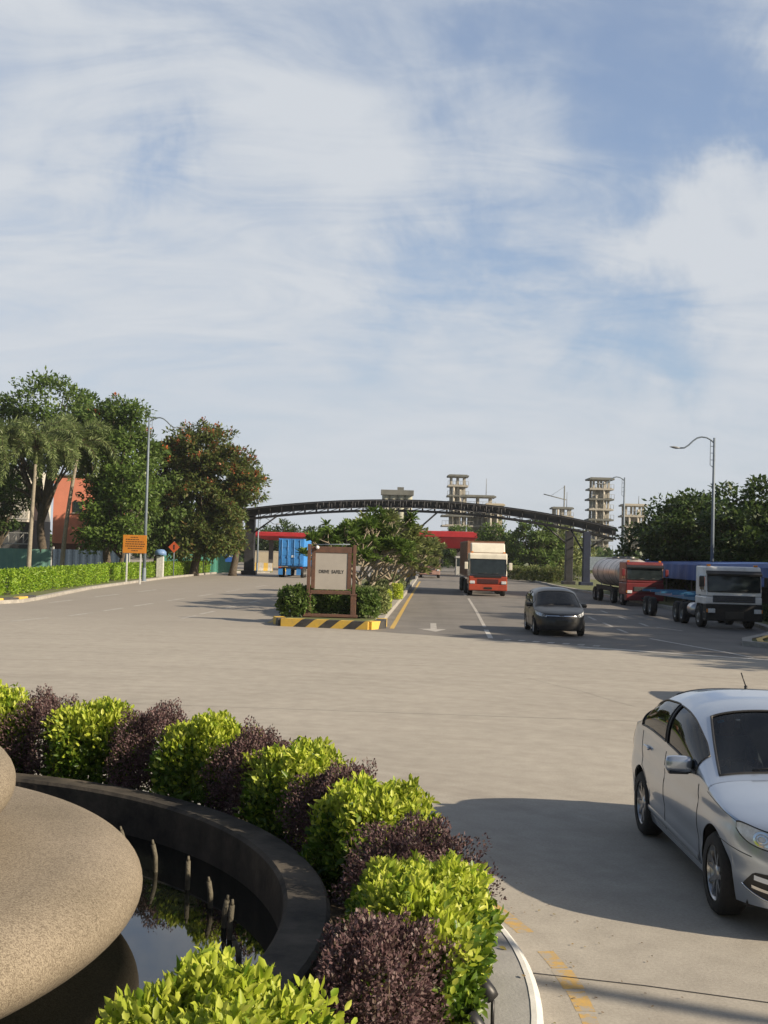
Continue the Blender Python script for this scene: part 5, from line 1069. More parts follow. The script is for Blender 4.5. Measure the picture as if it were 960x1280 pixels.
for y in (3.8, 5.9, 8.0): o = MB(); o.lathe([(0.28, 0), (0.28, 0.12), (0.25, 0.16), (0.01, 0.16)], 20, (0, y, 3.02)); o.build('hatch', M_steel, tk)
o = MB(); o.box((0, 6.2, 3.06), (0.5, 7.4, 0.04)); o.build('walkway', M_steel, tk)
for sg in (-1, 1): o = MB(); o.box((sg * 1.18, 6.4, 1.02), (0.05, 4.8, 0.30)); o.build('side_guard', M_dark, RTk)
for y in (1.4, 4.0, 8.2, 9.5):
    for sg in (-1, 1): lorry_wheel(RTk, sg * 1.05, y, 0.5, 0.3, sg, y > 2)
# white tractor with an empty blue skeletal trailer
WT = empty('white_lorry', (13.75, 46.9, 0), rad(0.5), 'white lorry with dark bumper and empty blue trailer parked on the right', 'lorry', None, 0.90)
cab(WT, 2.45, 2.72, 1.75, 1.06, M_whitep, M_whitep, M_whitep, 1.4, (1.62, 2.38), M_dark, M_bluegrey, 0.80, visor=True, grille=(1.16, 1.46, 1.85))
o = MB(); o.box((0, -0.115, 0.62), (0.8, 0.02, 0.30), bev=0.02); o.build('bumper_mesh', M_alloy_d, WT)
o = MB(); o.box((-1.33, 0.03, 2.05), (0.10, 0.04, 0.42), bev=0.02); o.build('mirror_back', paint('mirror_red', (0.55, 0.10, 0.05)), WT)
o = MB(); o.tube([(-1.0, 2.0, 0.8), (-1.0, 2.0, 2.75)], 0.07, 10); o.build('exhaust', M_dark, WT)
chassis(WT, 2.4, 1.7, 6.0, 0.85); ch = chassis(WT, 2.4, 3.6, 12.6, 1.18, M_bluep); ch.name = 'trailer_frame'
o = MB()
for y in (4.0, 6.2, 8.4, 10.6, 12.4): o.box((0, y, 1.30), (2.35, 0.16, 0.10))
o.build('trailer_crossbar', M_bluep, ch)
for sx in (-0.95, 0.95): o = MB(); o.tube([(sx, 2.2, 0.75), (sx, 3.1, 0.75)], 0.28, 16); o.build('fuel_tank', M_alloy, WT)
for y in (1.3, 4.2, 5.4, 10.6, 11.8):
    for sg in (-1, 1): lorry_wheel(WT, sg * 1.05, y, 0.5, 0.3, sg, y > 2)
# blue container seen from behind
M_cblue = mat('container_blue', (0.045, 0.26, 0.66), 0.55, scale=1.8, col2=(0.035, 0.17, 0.46))
BC = empty('container_lorry', (-8.55, 112.0, 0), rad(-3), 'lorry with a bright blue container seen from behind on the left road', 'lorry')
corrugated('container', M_cblue, BC, -1.18, 1.18, 0.0, 6.1, 1.05, 3.65)
o = MB()
for sx in (-1, 1):
    o.box((sx * 0.57, -0.03, 2.35), (1.10, 0.05, 2.42), bev=0.01)
    for k in range(3): o.box((sx * 0.57, -0.065, 1.55 + 0.75 * k), (0.9, 0.03, 0.5), bev=0.012)
d = o.build('door', M_cblue, BC)
o = MB()
for x in (-0.85, -0.3, 0.3, 0.85): o.tube([(x, -0.10, 1.15), (x, -0.10, 3.55)], 0.028, 8); o.box((x, -0.12, 1.95), (0.06, 0.05, 0.22))
o.build('lock_rod', mat('lock_rod_blue', (0.10, 0.30, 0.62), 0.45), d)
o = MB(); o.box((0.2, -0.085, 1.98), (0.28, 0.01, 0.2)); o.build('door_plate', M_drl, d)
chassis(BC, 2.4, 0.0, 9.6, 0.82)
for sx in (-0.95, -0.2, 0.75): o = MB(); o.box((sx, -0.02, 0.62), (0.42, 0.03, 0.72)); o.build('mudflap', M_cblue, BC)
o = MB(); o.box((0, -0.05, 0.95), (2.3, 0.08, 0.14)); rb = o.build('rear_bumper', M_dark, BC)
for sx in (-1.0, 1.0): o = MB(); o.box((sx, -0.10, 0.95), (0.24, 0.03, 0.10)); o.build('tail_light', M_red_lens, rb)
for y in (0.9, 2.2, 7.0, 9.4):
    for sg in (-1, 1): lorry_wheel(BC, sg * 1.02, y, 0.5, 0.32, sg, True)
cb = MB(); cb.prism([(7.6, 0.8), (7.6, 2.9), (9.4, 2.9), (9.7, 2.2), (9.75, 0.8)], -1.15, 1.15); cb.build('cab_body', M_bluep, BC, bevel=0.06)

# ================================================================== arch over the road
M_arch = mat('arch_steel', (0.040, 0.040, 0.046), 0.55, 0.2, var=0.25, scale=1.5)
M_archblue = mat('arch_column_blue', (0.018, 0.026, 0.058), 0.5, var=0.2, scale=1.2)
M_archgrey = mat('arch_fret_grey', (0.13, 0.13, 0.14), 0.6, var=0.2)
AR = empty('road_arch', (2.2, 117, 0), 0, 'long dark curved truss arch spanning both carriageways', 'arch')
def arch_pt(x, dz=0.0, dy=0.0):
    y = 120.8 - (x + 17) * 0.268; z = 7.72 - 0.00605 * (x - 2.0) ** 2
    if x < 2: z = 7.72 - 0.0046 * (x - 2.0) ** 2
    return (x - 2.2, y - 117 + dy, z + dz)
xs = np.linspace(-17.5, 21.3, 60)
def chord(name, z0, z1, dy0, dy1, m, parent):
    o = MB(); o.grid([[arch_pt(x, z0, dy0), arch_pt(x, z1, dy0), arch_pt(x, z1, dy1), arch_pt(x, z0, dy1)] for x in xs], smooth=False, closed=True)
    for x in (xs[0], xs[-1]): o.add([arch_pt(x, z0, dy0), arch_pt(x, z1, dy0), arch_pt(x, z1, dy1), arch_pt(x, z0, dy1)], [(0, 1, 2, 3)])
    return o.build(name, m, parent)
up_ = chord('upper_chord', -0.16, 0.0, -0.9, -0.7, M_arch, AR); chord('back_chord', -0.16, 0.0, 0.7, 0.9, M_arch, AR)
chord('cladding', -0.74, -0.14, -0.62, -0.56, M_arch, AR); chord('middle_chord', -0.80, -0.70, -0.92, -0.72, M_arch, AR)
chord('lower_chord', -1.16, -0.98, -0.9, -0.70, M_arch, AR); chord('lower_back_chord', -1.16, -0.98, 0.70, 0.9, M_arch, AR)
o = MB(); o2 = MB()
for i, x in enumerate(np.arange(-17, 21, 1.15)):
    o.tube([arch_pt(x, -0.02, -0.8), arch_pt(x, -1.1, -0.8)], 0.05, 6); o.tube([arch_pt(x, -0.08, -0.8), arch_pt(x, -0.08, 0.8)], 0.05, 6); o.tube([arch_pt(x, -1.1, -0.8), arch_pt(x + 1.15, -0.75, -0.8)], 0.035, 5)
    o.tube([arch_pt(x, -1.06, -0.8), arch_pt(x, -1.06, 0.8)], 0.05, 6); o.tube([arch_pt(x, -0.02, 0.8), arch_pt(x, -1.1, 0.8)], 0.05, 6)
    if -7.5 < x < 11:                                # pale fretwork fixed to the face of the truss
        k = i % 4; t = 0.024
        def seg(a, b_, c_, d_): o2.tube([arch_pt(x + a, b_, -0.99), arch_pt(x + c_, d_, -0.99)], t, 5)
        seg(0.15, -0.12, 0.15, -0.80)
        seg(0.40, -0.30 - 0.1 * (k % 2), 0.40, -0.80); seg(0.72, -0.12, 0.72, -0.55); seg(0.15, -0.80, 1.25, -0.80)
o.build('lattice', M_arch, AR); chord('fret_rail', -0.16, -0.10, -1.0, -0.96, M_archgrey, AR); o2.build('fretwork', M_archgrey, AR)
def colm(x, y, w, top, m, brace):
    o = MB(); o.box((x - 2.2, y - 117, top / 2), (w, w, top), bev=0.05); o.box((x - 2.2, y - 117, 0.2), (w + 0.5, w + 0.5, 0.4), bev=0.05)
    c_ = o.build('column', m, AR); o = MB()
    for b in brace: o.tube([(x - 2.2, y - 117 - 0.15, top - b[0]), arch_pt(x + b[1], -1.05, -0.75)], 0.085, 8)
    if brace: o.build('brace', M_arch, c_)
colm(-13.3, 119.8, 0.95, 6.0, M_arch, [(2.1, 2.9), (2.1, -2.2)]); colm(-13.3, 121.4, 0.7, 6.0, M_arch, [])
colm(2.25, 115.6, 0.55, 6.5, M_archblue, [(2.6, 2.9), (2.6, -2.6)]); colm(2.25, 117.0, 0.5, 6.5, M_archblue, [])
colm(17.45, 112.6, 0.70, 5.1, M_arch, [(1.4, -2.7)]); colm(18.75, 110.6, 0.68, 5.0, M_archblue, [(1.6, 1.8), (2.4, -1.5)])

# ================================================================== toll plaza
M_toll = mat('toll_red', (0.42, 0.022, 0.030), 0.5, var=0.12, scale=0.8); M_tolld = mat('toll_column', (0.09, 0.085, 0.085), 0.7); M_booth = mat('booth_white', (0.55, 0.55, 0.53), 0.6); M_glassb = mat('booth_glass', (0.03, 0.045, 0.05), 0.08)
def canopy(label, x0, x1, zt, zb, inset, fas, cols, y=150, dp=9):
    r = empty('toll_canopy', ((x0 + x1) / 2, y, 0), 0, label, 'canopy', 'red toll canopies'); hw = (x1 - x0) / 2
    o = MB(); o.box((0, dp / 2, zt - fas / 2), (2 * hw, dp, fas), bev=0.08); o.build('fascia', M_toll, r)
    o = MB()
    o.add([(-hw + .05, .05, zt - fas), (hw - .05, .05, zt - fas), (hw - .05, dp - .05, zt - fas), (-hw + .05, dp - .05, zt - fas), (-hw + inset, .9, zb), (hw - inset, .9, zb), (hw - inset, dp - .9, zb), (-hw + inset, dp - .9, zb)],
          [(0, 1, 5, 4), (1, 2, 6, 5), (2, 3, 7, 6), (3, 0, 4, 7), (4, 5, 6, 7)]); o.build('soffit', M_toll, r)
    for cx in cols: o = MB(); o.box((cx, 2.5, zb / 2), (0.55, 0.55, zb)); o.build('column', M_tolld, r)
    for k, cx in enumerate(cols):
        if x0 < 0 and k == 0: continue
        b = empty('toll_booth', ((x0 + x1) / 2 + cx, y - 1.6, 0), 0, ('toll booth ' + ['on the left island', 'on the middle island', 'on the right island'][k] + (' under the left canopy' if x0 < 0 else ' under the right canopy')), 'booth', 'toll booths')
        o = MB(); o.box((0, 0, 0.55), (1.3, 1.8, 1.1), bev=0.04); o.box((0, 0, 2.25), (1.4, 1.9, 0.25), bev=0.04)
        for a in (-0.6, 0.6):
            for c in (-0.85, 0.85): o.box((a, c, 1.6), (0.08, 0.08, 1.1))
        o.build('booth_body', M_booth, b); o = MB(); o.box((0, 0, 1.6), (1.22, 1.72, 1.04)); o.build('window', M_glassb, b)
canopy('red toll canopy over the left carriageway behind the blue container', -16.6, -4.6, 4.75, 3.75, 1.9, 0.55, (-3.6, 0.3, 4.2))
canopy('red toll canopy over the right carriageway behind the orange lorry', 3.5, 11.8, 5.45, 3.35, 1.35, 0.75, (-2.4, 2.0))
M_conc = mat('pale_concrete', (0.46, 0.43, 0.37), 0.85, var=0.15, scale=0.4, col2=(0.34, 0.32, 0.28)); M_slabdark = mat('platform_steel', (0.17, 0.175, 0.16), 0.8, var=0.2, scale=0.4); M_buff = mat('buff_cladding', (0.50, 0.44, 0.33), 0.85, scale=0.5, col2=(0.38, 0.34, 0.26))
for i, (x, w, t) in enumerate([(-14.4, 2.6, 'wide painted block far left under the red canopy'), (-11.6, 1.0, 'small painted block in the gap beside the blue container')]):
    o = empty('road_barrier', (x, 143, 0), 0, 'yellow and white ' + t, 'barrier', 'barriers before the toll')
    mb1, mb2 = MB(), MB(); n = max(3, int(w / 0.45))
    pf = [(-0.35, 0), (-0.14, 0.35), (-0.1, 0.95), (0.1, 0.95), (0.14, 0.35), (0.35, 0)]; mb1.grid([[(-w / 2 + k * w / n, y, z) for y, z in pf] for k in range(n + 1)], smooth=False); mb1.add([(-w / 2, y, z) for y, z in pf], [range(6)]); mb1.add([(w / 2, y, z) for y, z in pf], [range(6)])
    mb1.build('barrier_block', M_white, o, m2=M_yellow_k, pick=lambda i: (i // 5) % 2)
o = empty('site_wall', (-13.2, 172, 0), 0, 'low pale brown wall seen under the left toll canopy', 'wall'); mb = MB(); mb.box((0, 0, 1.1), (11, 0.3, 2.2)); mb.build('wall_panel', M_buff, o); mb = MB(); mb.box((0, 0, 2.26), (11.1, 0.4, 0.12)); mb.build('coping', M_conc, o)

# ================================================================== towers
def tower(label, x, y, w, d, h, levels, slab_w, m_body, m_slab, seed, mast=0, taper=0.0):
    """open concrete frame: corner posts, floor slabs that stick out, walls set back in part of the bays"""
    g = random.Random(seed); r = empty('industrial_tower', (x, y, 0), 0, label, 'tower', 'towers of the works beyond the toll'); lh = h / levels
    o = MB()
    for sx in (-1, 0, 1):
        for sy in (-1, 1): o.box((sx * w / 2 * 0.9, sy * d / 2 * 0.9, h / 2), (0.45, 0.45, h))
    o.build('posts', m_body, r)
    for k in range(1, levels + 1):
        sw = slab_w * (1.0 if k % 2 else 0.9) + (taper if k <= levels * 0.66 else 0); mb = MB(); mb.box((0, 0, k * lh - 0.2), (w + sw, d + sw, 0.38), bev=0.03)
        mb.box((0, 0, k * lh + 0.02), (w + sw * 0.5, d + sw * 0.5, 0.25)); f = mb.build('floor_slab', m_slab if k % 2 else m_body, r)
        mb = MB()
        if k == levels: continue
        for a in np.arange(-0.5, 0.51, 0.125):
            mb.tube([((w + sw) * a, -(d + sw) / 2 + 0.1, k * lh), ((w + sw) * a, -(d + sw) / 2 + 0.1, k * lh + 0.9)], 0.045, 5)
        mb.tube([(-(w + sw) / 2, -(d + sw) / 2 + 0.1, k * lh + 0.9), ((w + sw) / 2, -(d + sw) / 2 + 0.1, k * lh + 0.9)], 0.035, 5); mb.build('railing', M_slabdark, f)
        mb = MB(); bw = w * g.uniform(0.45, 0.85); mb.box((g.uniform(-0.12, 0.12) * w, 0.2, (k - 0.5) * lh), (bw, d * 0.7, lh * 0.82)); mb.build('wall', m_body if g.random() > 0.3 else M_buff, r)
    mb = MB()
    for k in range(2): mb.tube([(w * (0.15 - 0.45 * k), -d / 2 - 0.3, 0), (w * (0.15 - 0.45 * k), -d / 2 - 0.3, h * g.uniform(0.8, 0.98))], 0.28, 8)
    mb.build('riser_pipe', M_conc, r)
    if mast: mb = MB(); mb.tube([(w * 0.3, 0, h), (w * 0.3, 0, h + mast)], [0.09, 0.05], 6); mb.build('mast', M_slabdark, r)
    return r
tower('tall tiered tower left of centre with a narrow upper part', 17.0, 280, 3.4, 4, 20.9, 9, 1.5, M_conc, M_slabdark, 1, taper=2.4)
tower('wide lower block joined to the tall tiered tower', 22.0, 283, 6.6, 5, 16.4, 7, 1.6, M_conc, M_slabdark, 2, mast=4.2)
tower('small buff block at the right end of the left tower group', 25.6, 279, 3.4, 4, 14.4, 5, 1.2, M_buff, M_buff, 3)
tower('tallest tiered tower on the right behind the end of the arch', 46.6, 260, 3.6, 4, 19.8, 9, 1.8, M_conc, M_slabdark, 4)
tower('thin tower with a mast left of the right tall tower', 44.4, 300, 4.2, 4, 14.9, 7, 1.2, M_conc, M_slabdark, 5, mast=4.0)
tower('lower tower beside the lamp above the right trees', 55.6, 268, 4.2, 4, 14.7, 6, 1.4, M_conc, M_conc, 6, mast=2.0)
SI_ = empty('silo_block', (3.2, 300, 0), 0, 'grey green ribbed silo block above the middle of the arch', 'silo')
M_silo = mat('silo_cladding', (0.46, 0.46, 0.37), 0.8, scale=0.4, col2=(0.36, 0.37, 0.31))
o = MB()
for k in range(4): o.lathe([(0.95, 0), (0.95, 17.0)], 24, (-2.85 + k * 1.9, 0, 0))
o.build('silo_tube', M_silo, SI_); o = MB(); o.box((0, 0, 17.5), (8.2, 3.2, 1.3), bev=0.1); o.box((0.8, 0, 18.5), (1.6, 1.6, 0.8)); o.build('headhouse', M_slabdark, SI_)
CRN = empty('tower_crane', (45.3, 302, 0), 0, 'thin crane jib and mast beside the thin tower on the right', 'crane'); o = MB(); o.tube([(0, 0, 0), (0, 0, 20.6)], 0.16, 6); o.build('mast', M_slabdark, CRN); o = MB(); o.tube([(0.5, 0, 17.0), (-5.2, 0, 18.3)], 0.12, 6); o.tube([(0, 0, 20.3), (-3.4, 0, 17.9)], 0.04, 5); o.build('jib', M_slabdark, CRN)

# ================================================================== street lamps
M_pole = mat('galvanised_pole', (0.17, 0.21, 0.26), 0.6, 0.1, var=0.12, scale=2); M_head = mat('lamp_head', (0.28, 0.29, 0.30), 0.5)
def street_lamp(label, loc, h, sg, rz=0.0, base=0.12):
    r = empty('street_lamp', loc, rz, label, 'street lamp', 'street lamps along the road')
    o = MB(); o.tube([(0, 0, 0), (0, 0, h * 0.5), (0, 0, h)], [base, base * 0.8, base * 0.55], 12); o.lathe([(0.22, 0), (0.22, 0.03), (0.15, 0.05), (0.14, 0.9), (0.12, 0.95)], 14); o.build('pole', M_pole, r)
    o = MB(); pts = [(0.0, -0.12)] + [(0.05, -0.10), (0.2, 0.02), (0.45, 0.13), (0.75, 0.16), (1.0, 0.10), (1.25, -0.06), (1.5, -0.28), (1.75, -0.42), (2.05, -0.44)]
    o.tube([(sg * x, 0, h - 0.15 + z * 1.15) for x, z in pts], 0.045, 8); a = o.build('arm', M_pole, r)
    o = MB(); o.tube([(sg * 0.22, 0, h - 0.12), (sg * 0.22, 0, h - 1.6), (sg * 0.02, 0, h - 1.75)], 0.022, 6)
    for k in range(3): o.tube([(sg * 0.22, 0, h - 0.5 - 0.4 * k), (0, 0, h - 0.5 - 0.4 * k)], 0.018, 5)
    o.build('brace', M_pole, r)
    o = MB(); o.grid([[(sg * (2.0 + 0.62 * t), 0.14 * math.sin(PI * (0.12 + 0.88 * t) ** 0.8) * math.cos(an), h - 0.66 + 0.07 * t + 0.075 * math.sin(PI * (0.1 + 0.88 * t)) * math.sin(an)) for an in np.linspace(0, 2 * PI, 11)] for t in np.linspace(0, 1, 9)]); o.build('lamp_head', M_head, a)
    return r
street_lamp('tall grey street lamp behind the orange sign on the left', (-16.85, 85, 0.1), 11.6, 1)
street_lamp('tall street lamp behind the white lorry on the right', (19.2, 70, 0.1), 9.75, -1)
street_lamp('farther street lamp above the tanker, left of the dark trees', (21.6, 108, 0.1), 9.85, -1)
street_lamp('thin lamp post under the left toll canopy', (-14.7, 141, 0), 6.2, 1)
street_lamp('street lamp beside the camera whose shadow crosses the bottom of the road', (14.6, 1.67, 0.1), 8.6, -1)

# ================================================================== signs
M_brown = mat('brown_wood', (0.135, 0.065, 0.042), 0.7, scale=5, col2=(0.075, 0.04, 0.03), bump=0.3); M_panel = mat('sign_panel_grey', (0.36, 0.335, 0.31), 0.5, var=0.05, scale=1.5); M_text = mat('faded_black_letters', (0.045, 0.043, 0.042), 0.7, var=0.2)
def text_obj(name, body, size, loc, rot, m, parent, sx=1.0):
    cu = bpy.data.curves.new(name, 'FONT'); cu.body = body; cu.size = size; cu.align_x = 'CENTER'; cu.align_y = 'CENTER'; cu.extrude = 0.002; cu.offset = 0.004; cu.materials.append(m)
    t_ = bpy.data.objects.new('text_shape', cu); COL.objects.link(t_); bpy.context.view_layer.update(); me = bpy.data.meshes.new_from_object(t_.evaluated_get(bpy.context.evaluated_depsgraph_get())); bpy.data.objects.remove(t_)
    o = link(name, me); o.parent = parent; o.location = loc; o.rotation_euler = rot; o.scale = (sx, 1, 1); return o
SG = empty('median_sign', (-1.84, 43.0, 0.22), rad(1.0), 'brown wooden sign frame with a pale panel reading DRIVE SAFELY', 'sign')
for x in (-0.79, 0.83):
    o = MB(); o.box((x, 0, 1.32), (0.12, 0.14, 2.64), bev=0.015); o.box((x, 0, 0.42), (0.21, 0.22, 0.84), bev=0.02); o.box((x, 0, 0.86), (0.25, 0.26, 0.05), bev=0.01); o.build('post', M_brown, SG)
o = MB(); o.box((0.02, 0, 2.45), (1.47, 0.10, 0.22), bev=0.012); o.box((0.02, 0, 0.93), (1.47, 0.10, 0.14), bev=0.012); o.box((-0.63, 0, 1.70), (0.14, 0.09, 1.28), bev=0.012); o.box((0.66, 0, 1.70), (0.14, 0.09, 1.28), bev=0.012); o.box((0.02, 0.02, 0.10), (1.95, 0.34, 0.10), bev=0.02); o.build('frame', M_brown, SG)
o = MB(); o.box((0.015, 0.0, 1.69), (1.16, 0.05, 1.32)); o.build('panel', M_panel, SG)
text_obj('lettering', 'DRIVE  SAFELY', 0.165, (0.015, -0.03, 1.66), (rad(90), 0, 0), M_text, SG, 0.84)
o = MB(); o.tube([(-0.62, -0.02, 2.62), (0.66, -0.02, 2.66)], 0.018, 6); o.tube([(0.36, -0.03, 2.55), (0.44, -0.03, 2.70)], 0.014, 6); o.build('lamp_rail', M_pole, SG)
o = MB(); o.lathe([(0.001, -0.09), (0.06, -0.085), (0.065, 0.02), (0.03, 0.06)], 16, axis='Y'); l_ = o.build('spot_lamp', M_drl, SG); l_.location = (-0.50, -0.06, 2.52)
M_osign = mat('orange_sign', (0.60, 0.235, 0.025), 0.5, scale=1.5, col2=(0.50, 0.18, 0.02)); M_signpost = mat('white_post', (0.62, 0.63, 0.62), 0.6)
OS = empty('notice_board', (-16.75, 81, 0.0), 0, 'orange notice board on two white posts at the gap in the hedge', 'sign')
o = MB(); o.box((0, 0, 2.70), (1.60, 0.05, 1.22), bev=0.02); pn = o.build('board', M_osign, OS)
for x, zb in ((-0.50, 0.0), (0.42, 0.0)): o = MB(); o.box((x, 0.07, 1.6), (0.10, 0.08, 3.2), bev=0.01); o.build('post', M_signpost, OS)
o = MB(); g = random.Random(4)
for k, (xa, xb) in enumerate([(-0.28, 0.22), (-0.60, 0.30), (-0.60, 0.55), (-0.62, 0.60), (-0.62, 0.62), (-0.45, 0.50), (-0.2, 0.2)]):
    x = xa; z = 3.16 - k * 0.15
    while x < xb:
        w = g.uniform(0.05, 0.16); o.box((x + w / 2, -0.028, z), (w, 0.004, 0.07)); x += w + 0.035
o.build('lettering', mat('brown_black_letters', (0.10, 0.04, 0.01), 0.7), pn)
M_bluesign = mat('blue_sign', (0.03, 0.13, 0.50), 0.45, var=0.08)
def post_sign(name, label, loc, w, h, zc, m, shape='rect', group=None, txt=None, post=M_pole, z_off=0.0):
    r = empty(name, loc, 0, label, 'sign', group); o = MB(); o.tube([(0, 0.05, 0), (0, 0.05, zc + h / 2)], 0.045, 8); o.build('post', post, r); o = MB()
    if shape == 'rect': o.box((0, 0, zc), (w, 0.04, h), bev=0.015)
    else: o.prism([(0, zc + h / 2), (w / 2, zc), (0, zc - h / 2), (-w / 2, zc)], -0.02, 0.02, 'Y')
    b = o.build('panel', m, r)
    if txt:
        o = MB()
        for (x, z, a, c) in txt: o.box((x, -0.024, zc + z), (a, 0.006, c))
        o.build('lettering', M_drl if m is M_bluesign else M_black, b)
    return r
post_sign('road_sign', 'small orange red diamond sign above a plate behind the left hedge', (-17.4, 100, 0.1), 0.95, 0.95, 2.45, mat('faded_red_sign', (0.48, 0.09, 0.03), 0.5), 'dia', 'road signs behind the left hedge', [(0, 0, 0.12, 0.4)])
post_sign('road_sign', 'orange diamond sign nearer the arch behind the left hedge', (-17.0, 114, 0.1), 1.0, 1.0, 2.35, M_osign, 'dia', 'road signs behind the left hedge', [(0, 0, 0.12, 0.4)])
post_sign('direction_sign', 'tall blue sign beside the left column of the arch', (-14.6, 116.2, 0), 1.25, 2.0, 2.25, M_bluesign, txt=[(0.0, 0.6, 0.8, 0.10), (0.0, 0.25, 0.9, 0.08), (-0.1, -0.1, 0.7, 0.08), (0.05, -0.45, 0.8, 0.08)])
post_sign('direction_sign', 'grey blue back of a sign beside the right arch column', (18.85, 103.2, 0.1), 2.1, 1.15, 2.05, mat('sign_back_grey', (0.22, 0.27, 0.33), 0.5))
HB = empty('hazard_board', (2.0, 88.5, 0.22), 0, 'yellow and white striped hazard board on the median', 'sign'); o1 = MB(); o1.grid([[(-0.45, -0.02, 0.25 + k * 0.25), (0.45, -0.02, 0.5 + k * 0.25), (0.45, 0.02, 0.5 + k * 0.25), (-0.45, 0.02, 0.25 + k * 0.25)] for k in range(7)], smooth=False, closed=True); o1.build('striped_panel', M_white, HB, m2=M_yellow_k, pick=lambda i: (i // 4) % 2); o = MB(); o.tube([(0, 0.05, 0), (0, 0.05, 1.8)], 0.04, 6); o.build('post', M_pole, HB)
PB = empty('telephone_post', (-17.95, 97, 0.1), 0, 'pale box post with a blue hood behind the left hedge', 'post'); o = MB(); o.box((0, 0, 0.85), (0.55, 0.45, 1.7), bev=0.03); o.build('post_body', M_booth, PB); o = MB(); o.lathe([(0.02, 0.36), (0.30, 0.32), (0.46, 0.16), (0.50, -0.12), (0.44, -0.12)], 18); h_ = o.build('hood', mat('hood_blue', (0.16, 0.27, 0.50), 0.5), PB); h_.location = (0, 0, 1.9)

# ================================================================== left buildings and fence
M_salmon = mat('salmon_wall', (0.80, 0.29, 0.19), 0.8, var=0.06, scale=0.6); M_rust = mat('brown_cladding', (0.22, 0.085, 0.05), 0.8, scale=2, col2=(0.15, 0.06, 0.04)); M_cream_w = mat('cream_wall', (0.52, 0.50, 0.45), 0.8, var=0.06, scale=0.5)
RB = empty('orange_building', (-29.4, 118, 0), 0, 'salmon orange building wall seen between palm and trees', 'building')
o = MB(); o.box((0, 2, 5.9), (6.0, 5, 6.6)); o.build('wall', M_salmon, RB); o = MB(); o.box((0, 2, 1.3), (5.95, 4.9, 2.6)); o.build('plinth', M_rust, RB); o = MB(); o.box((0, 2, 9.28), (6.3, 5.3, 0.16)); o.build('roof', M_slabdark, RB)
for x in (-0.6, 1.5): o = MB(); o.box((x, -0.52, 6.2), (0.9, 0.08, 1.1)); w_ = o.build('window', M_glassb, RB); o = MB(); o.box((x, -0.56, 5.6), (1.1, 0.12, 0.08)); o.build('sill', M_cream_w, w_)
GB = empty('grey_building', (-41.0, 118, 0), 0, 'pale building with white railings at the left edge', 'building')
o = MB(); o.box((0, 4, 7.3), (12, 8, 5.0)); o.build('wall', M_cream_w, GB); o = MB(); o.box((0, 4.6, 2.4), (12, 7, 4.78)); o.build('lower_wall', mat('dark_grey_wall', (0.12, 0.125, 0.135), 0.8), GB)  # lower wall is a darker grey than the cream above
o = MB(); o.box((0, 0.8, 4.72), (12, 2.2, 0.22)); o.build('balcony_slab', M_cream_w, GB)
for zz_ in (4.85, 2.4):
    o = MB()
    for k in range(17): o.box((-5.8 + k * 0.72, -0.3, zz_ + 0.55), (0.08, 0.08, 1.1)); o.tube([(-5.8 + k * 0.72, -0.3, zz_ + 0.1), (-5.8 + (k + 1) * 0.72, -0.3, zz_ + 1.0)], 0.03, 5)
    o.box((0.1, -0.3, zz_ + 1.12), (12.1, 0.12, 0.1)); o.box((0.1, -0.3, zz_ + 0.05), (12.1, 0.12, 0.1)); o.build('railing', M_booth, GB)
M_green = mat('green_hoarding', (0.17, 0.34, 0.28), 0.6, scale=1.0, col2=(0.12, 0.26, 0.22)); M_blued = mat('dark_blue_hoarding', (0.05, 0.08, 0.13), 0.6)
def hoarding(label, x0, x1, y, h, m, bays, group):
    r = empty('hoarding_fence', ((x0 + x1) / 2, y, 0.1), 0, label, 'fence', group); w = x1 - x0; o = MB(); n = int(w / 0.16); rows = []
    for i in range(n + 1): rows.append([(-w / 2 + w * i / n, 0.03 * (1 if i % 4 in (1, 2) else 0), 0), (-w / 2 + w * i / n, 0.03 * (1 if i % 4 in (1, 2) else 0), h)])
    o.grid(rows, smooth=False); o.box((0, 0.08, h - 0.05), (w, 0.06, 0.08)); o.box((0, 0.08, 0.3), (w, 0.06, 0.08)); o.build('fence_panel', m, r)
    for k in range(bays + 1): o = MB(); o.box((-w / 2 + w * k / bays, 0.1, h / 2 + 0.1), (0.12, 0.12, h + 0.2)); o.build('fence_post', M_signpost if k % 3 == 0 else M_slabdark, r)
HF = 'hoarding fences behind the left trees'
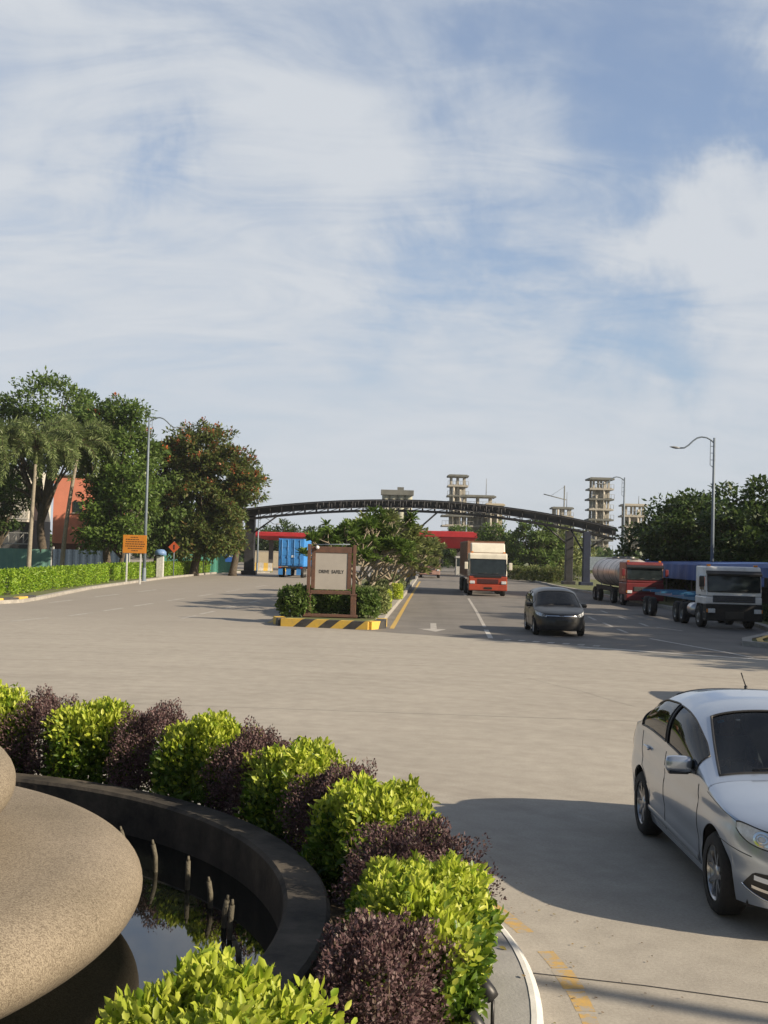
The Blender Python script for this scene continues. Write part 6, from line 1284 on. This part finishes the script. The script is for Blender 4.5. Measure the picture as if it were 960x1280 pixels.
hoarding('sea green hoarding fence at the left edge behind the palms', -60, -28.6, 103.5, 1.95, M_green, 9, HF); hoarding('dark blue hoarding fence under the trees', -28.6, -22.0, 104.2, 2.0, M_blued, 3, HF); hoarding('pale green hoarding fence far along, near the arch', -22.0, -14.9, 120.5, 2.1, mat('teal_hoarding', (0.10, 0.36, 0.30), 0.6), 4, HF)

# ================================================================== blue shelter on the right
M_tarp = mat('blue_sheet_roof', (0.045, 0.11, 0.34), 0.7, scale=1.2, col2=(0.03, 0.08, 0.25), bump=0.15)
SHL = empty('parking_shelter', (19.0, 67.5, 0.1), 0, 'long low shelter with a blue sheet roof under the right trees', 'shelter')
o = MB(); n = 120
rows = []
for i in range(n + 1):
    y = -25.5 + 51 * i / n; w_ = 0.025 * (1 if i % 4 in (1, 2) else -1); rows.append([(-1.92 + w_, y, 1.46), (-1.88 + w_, y, 2.30), (-1.7, y, 2.42), (1.8, y, 2.56)])
o.grid(rows, smooth=False); rf = o.build('roof', M_tarp, SHL); so = rf.modifiers.new('sheet', 'SOLIDIFY'); so.thickness = 0.02
o = MB(); o.box((1.75, 0, 1.2), (0.12, 51, 2.4)); o.build('back_wall', mat('shelter_wall', (0.05, 0.055, 0.06), 0.8), SHL)
for k in range(9):
    y = -24 + 48 * k / 8; o = MB(); o.tube([(-1.6, y, 0), (-1.6, y, 1.7)], 0.05, 8); o.tube([(-1.6, y, 1.66), (1.7, y, 2.36)], 0.04, 6); o.build('post', M_slabdark, SHL)
o = MB(); o.box((-1.7, 0, 0.62), (0.06, 51, 0.06)); o.build('rail', M_pole, SHL)

# ================================================================== air
m_h = bpy.data.materials.new('air'); m_h.use_nodes = True; nh = m_h.node_tree.nodes; nh.clear()
pv = nh.new('ShaderNodeVolumePrincipled'); pv.inputs['Color'].default_value = (0.80, 0.86, 0.92, 1); pv.inputs['Density'].default_value = 0.00018; pv.inputs['Anisotropy'].default_value = 0.1
oh = nh.new('ShaderNodeOutputMaterial'); m_h.node_tree.links.new(pv.outputs[0], oh.inputs['Volume'])
mb = MB(); mb.box((0, 290, 15), (860, 720, 32)); tag(mb.build('haze', m_h), kind='stuff')
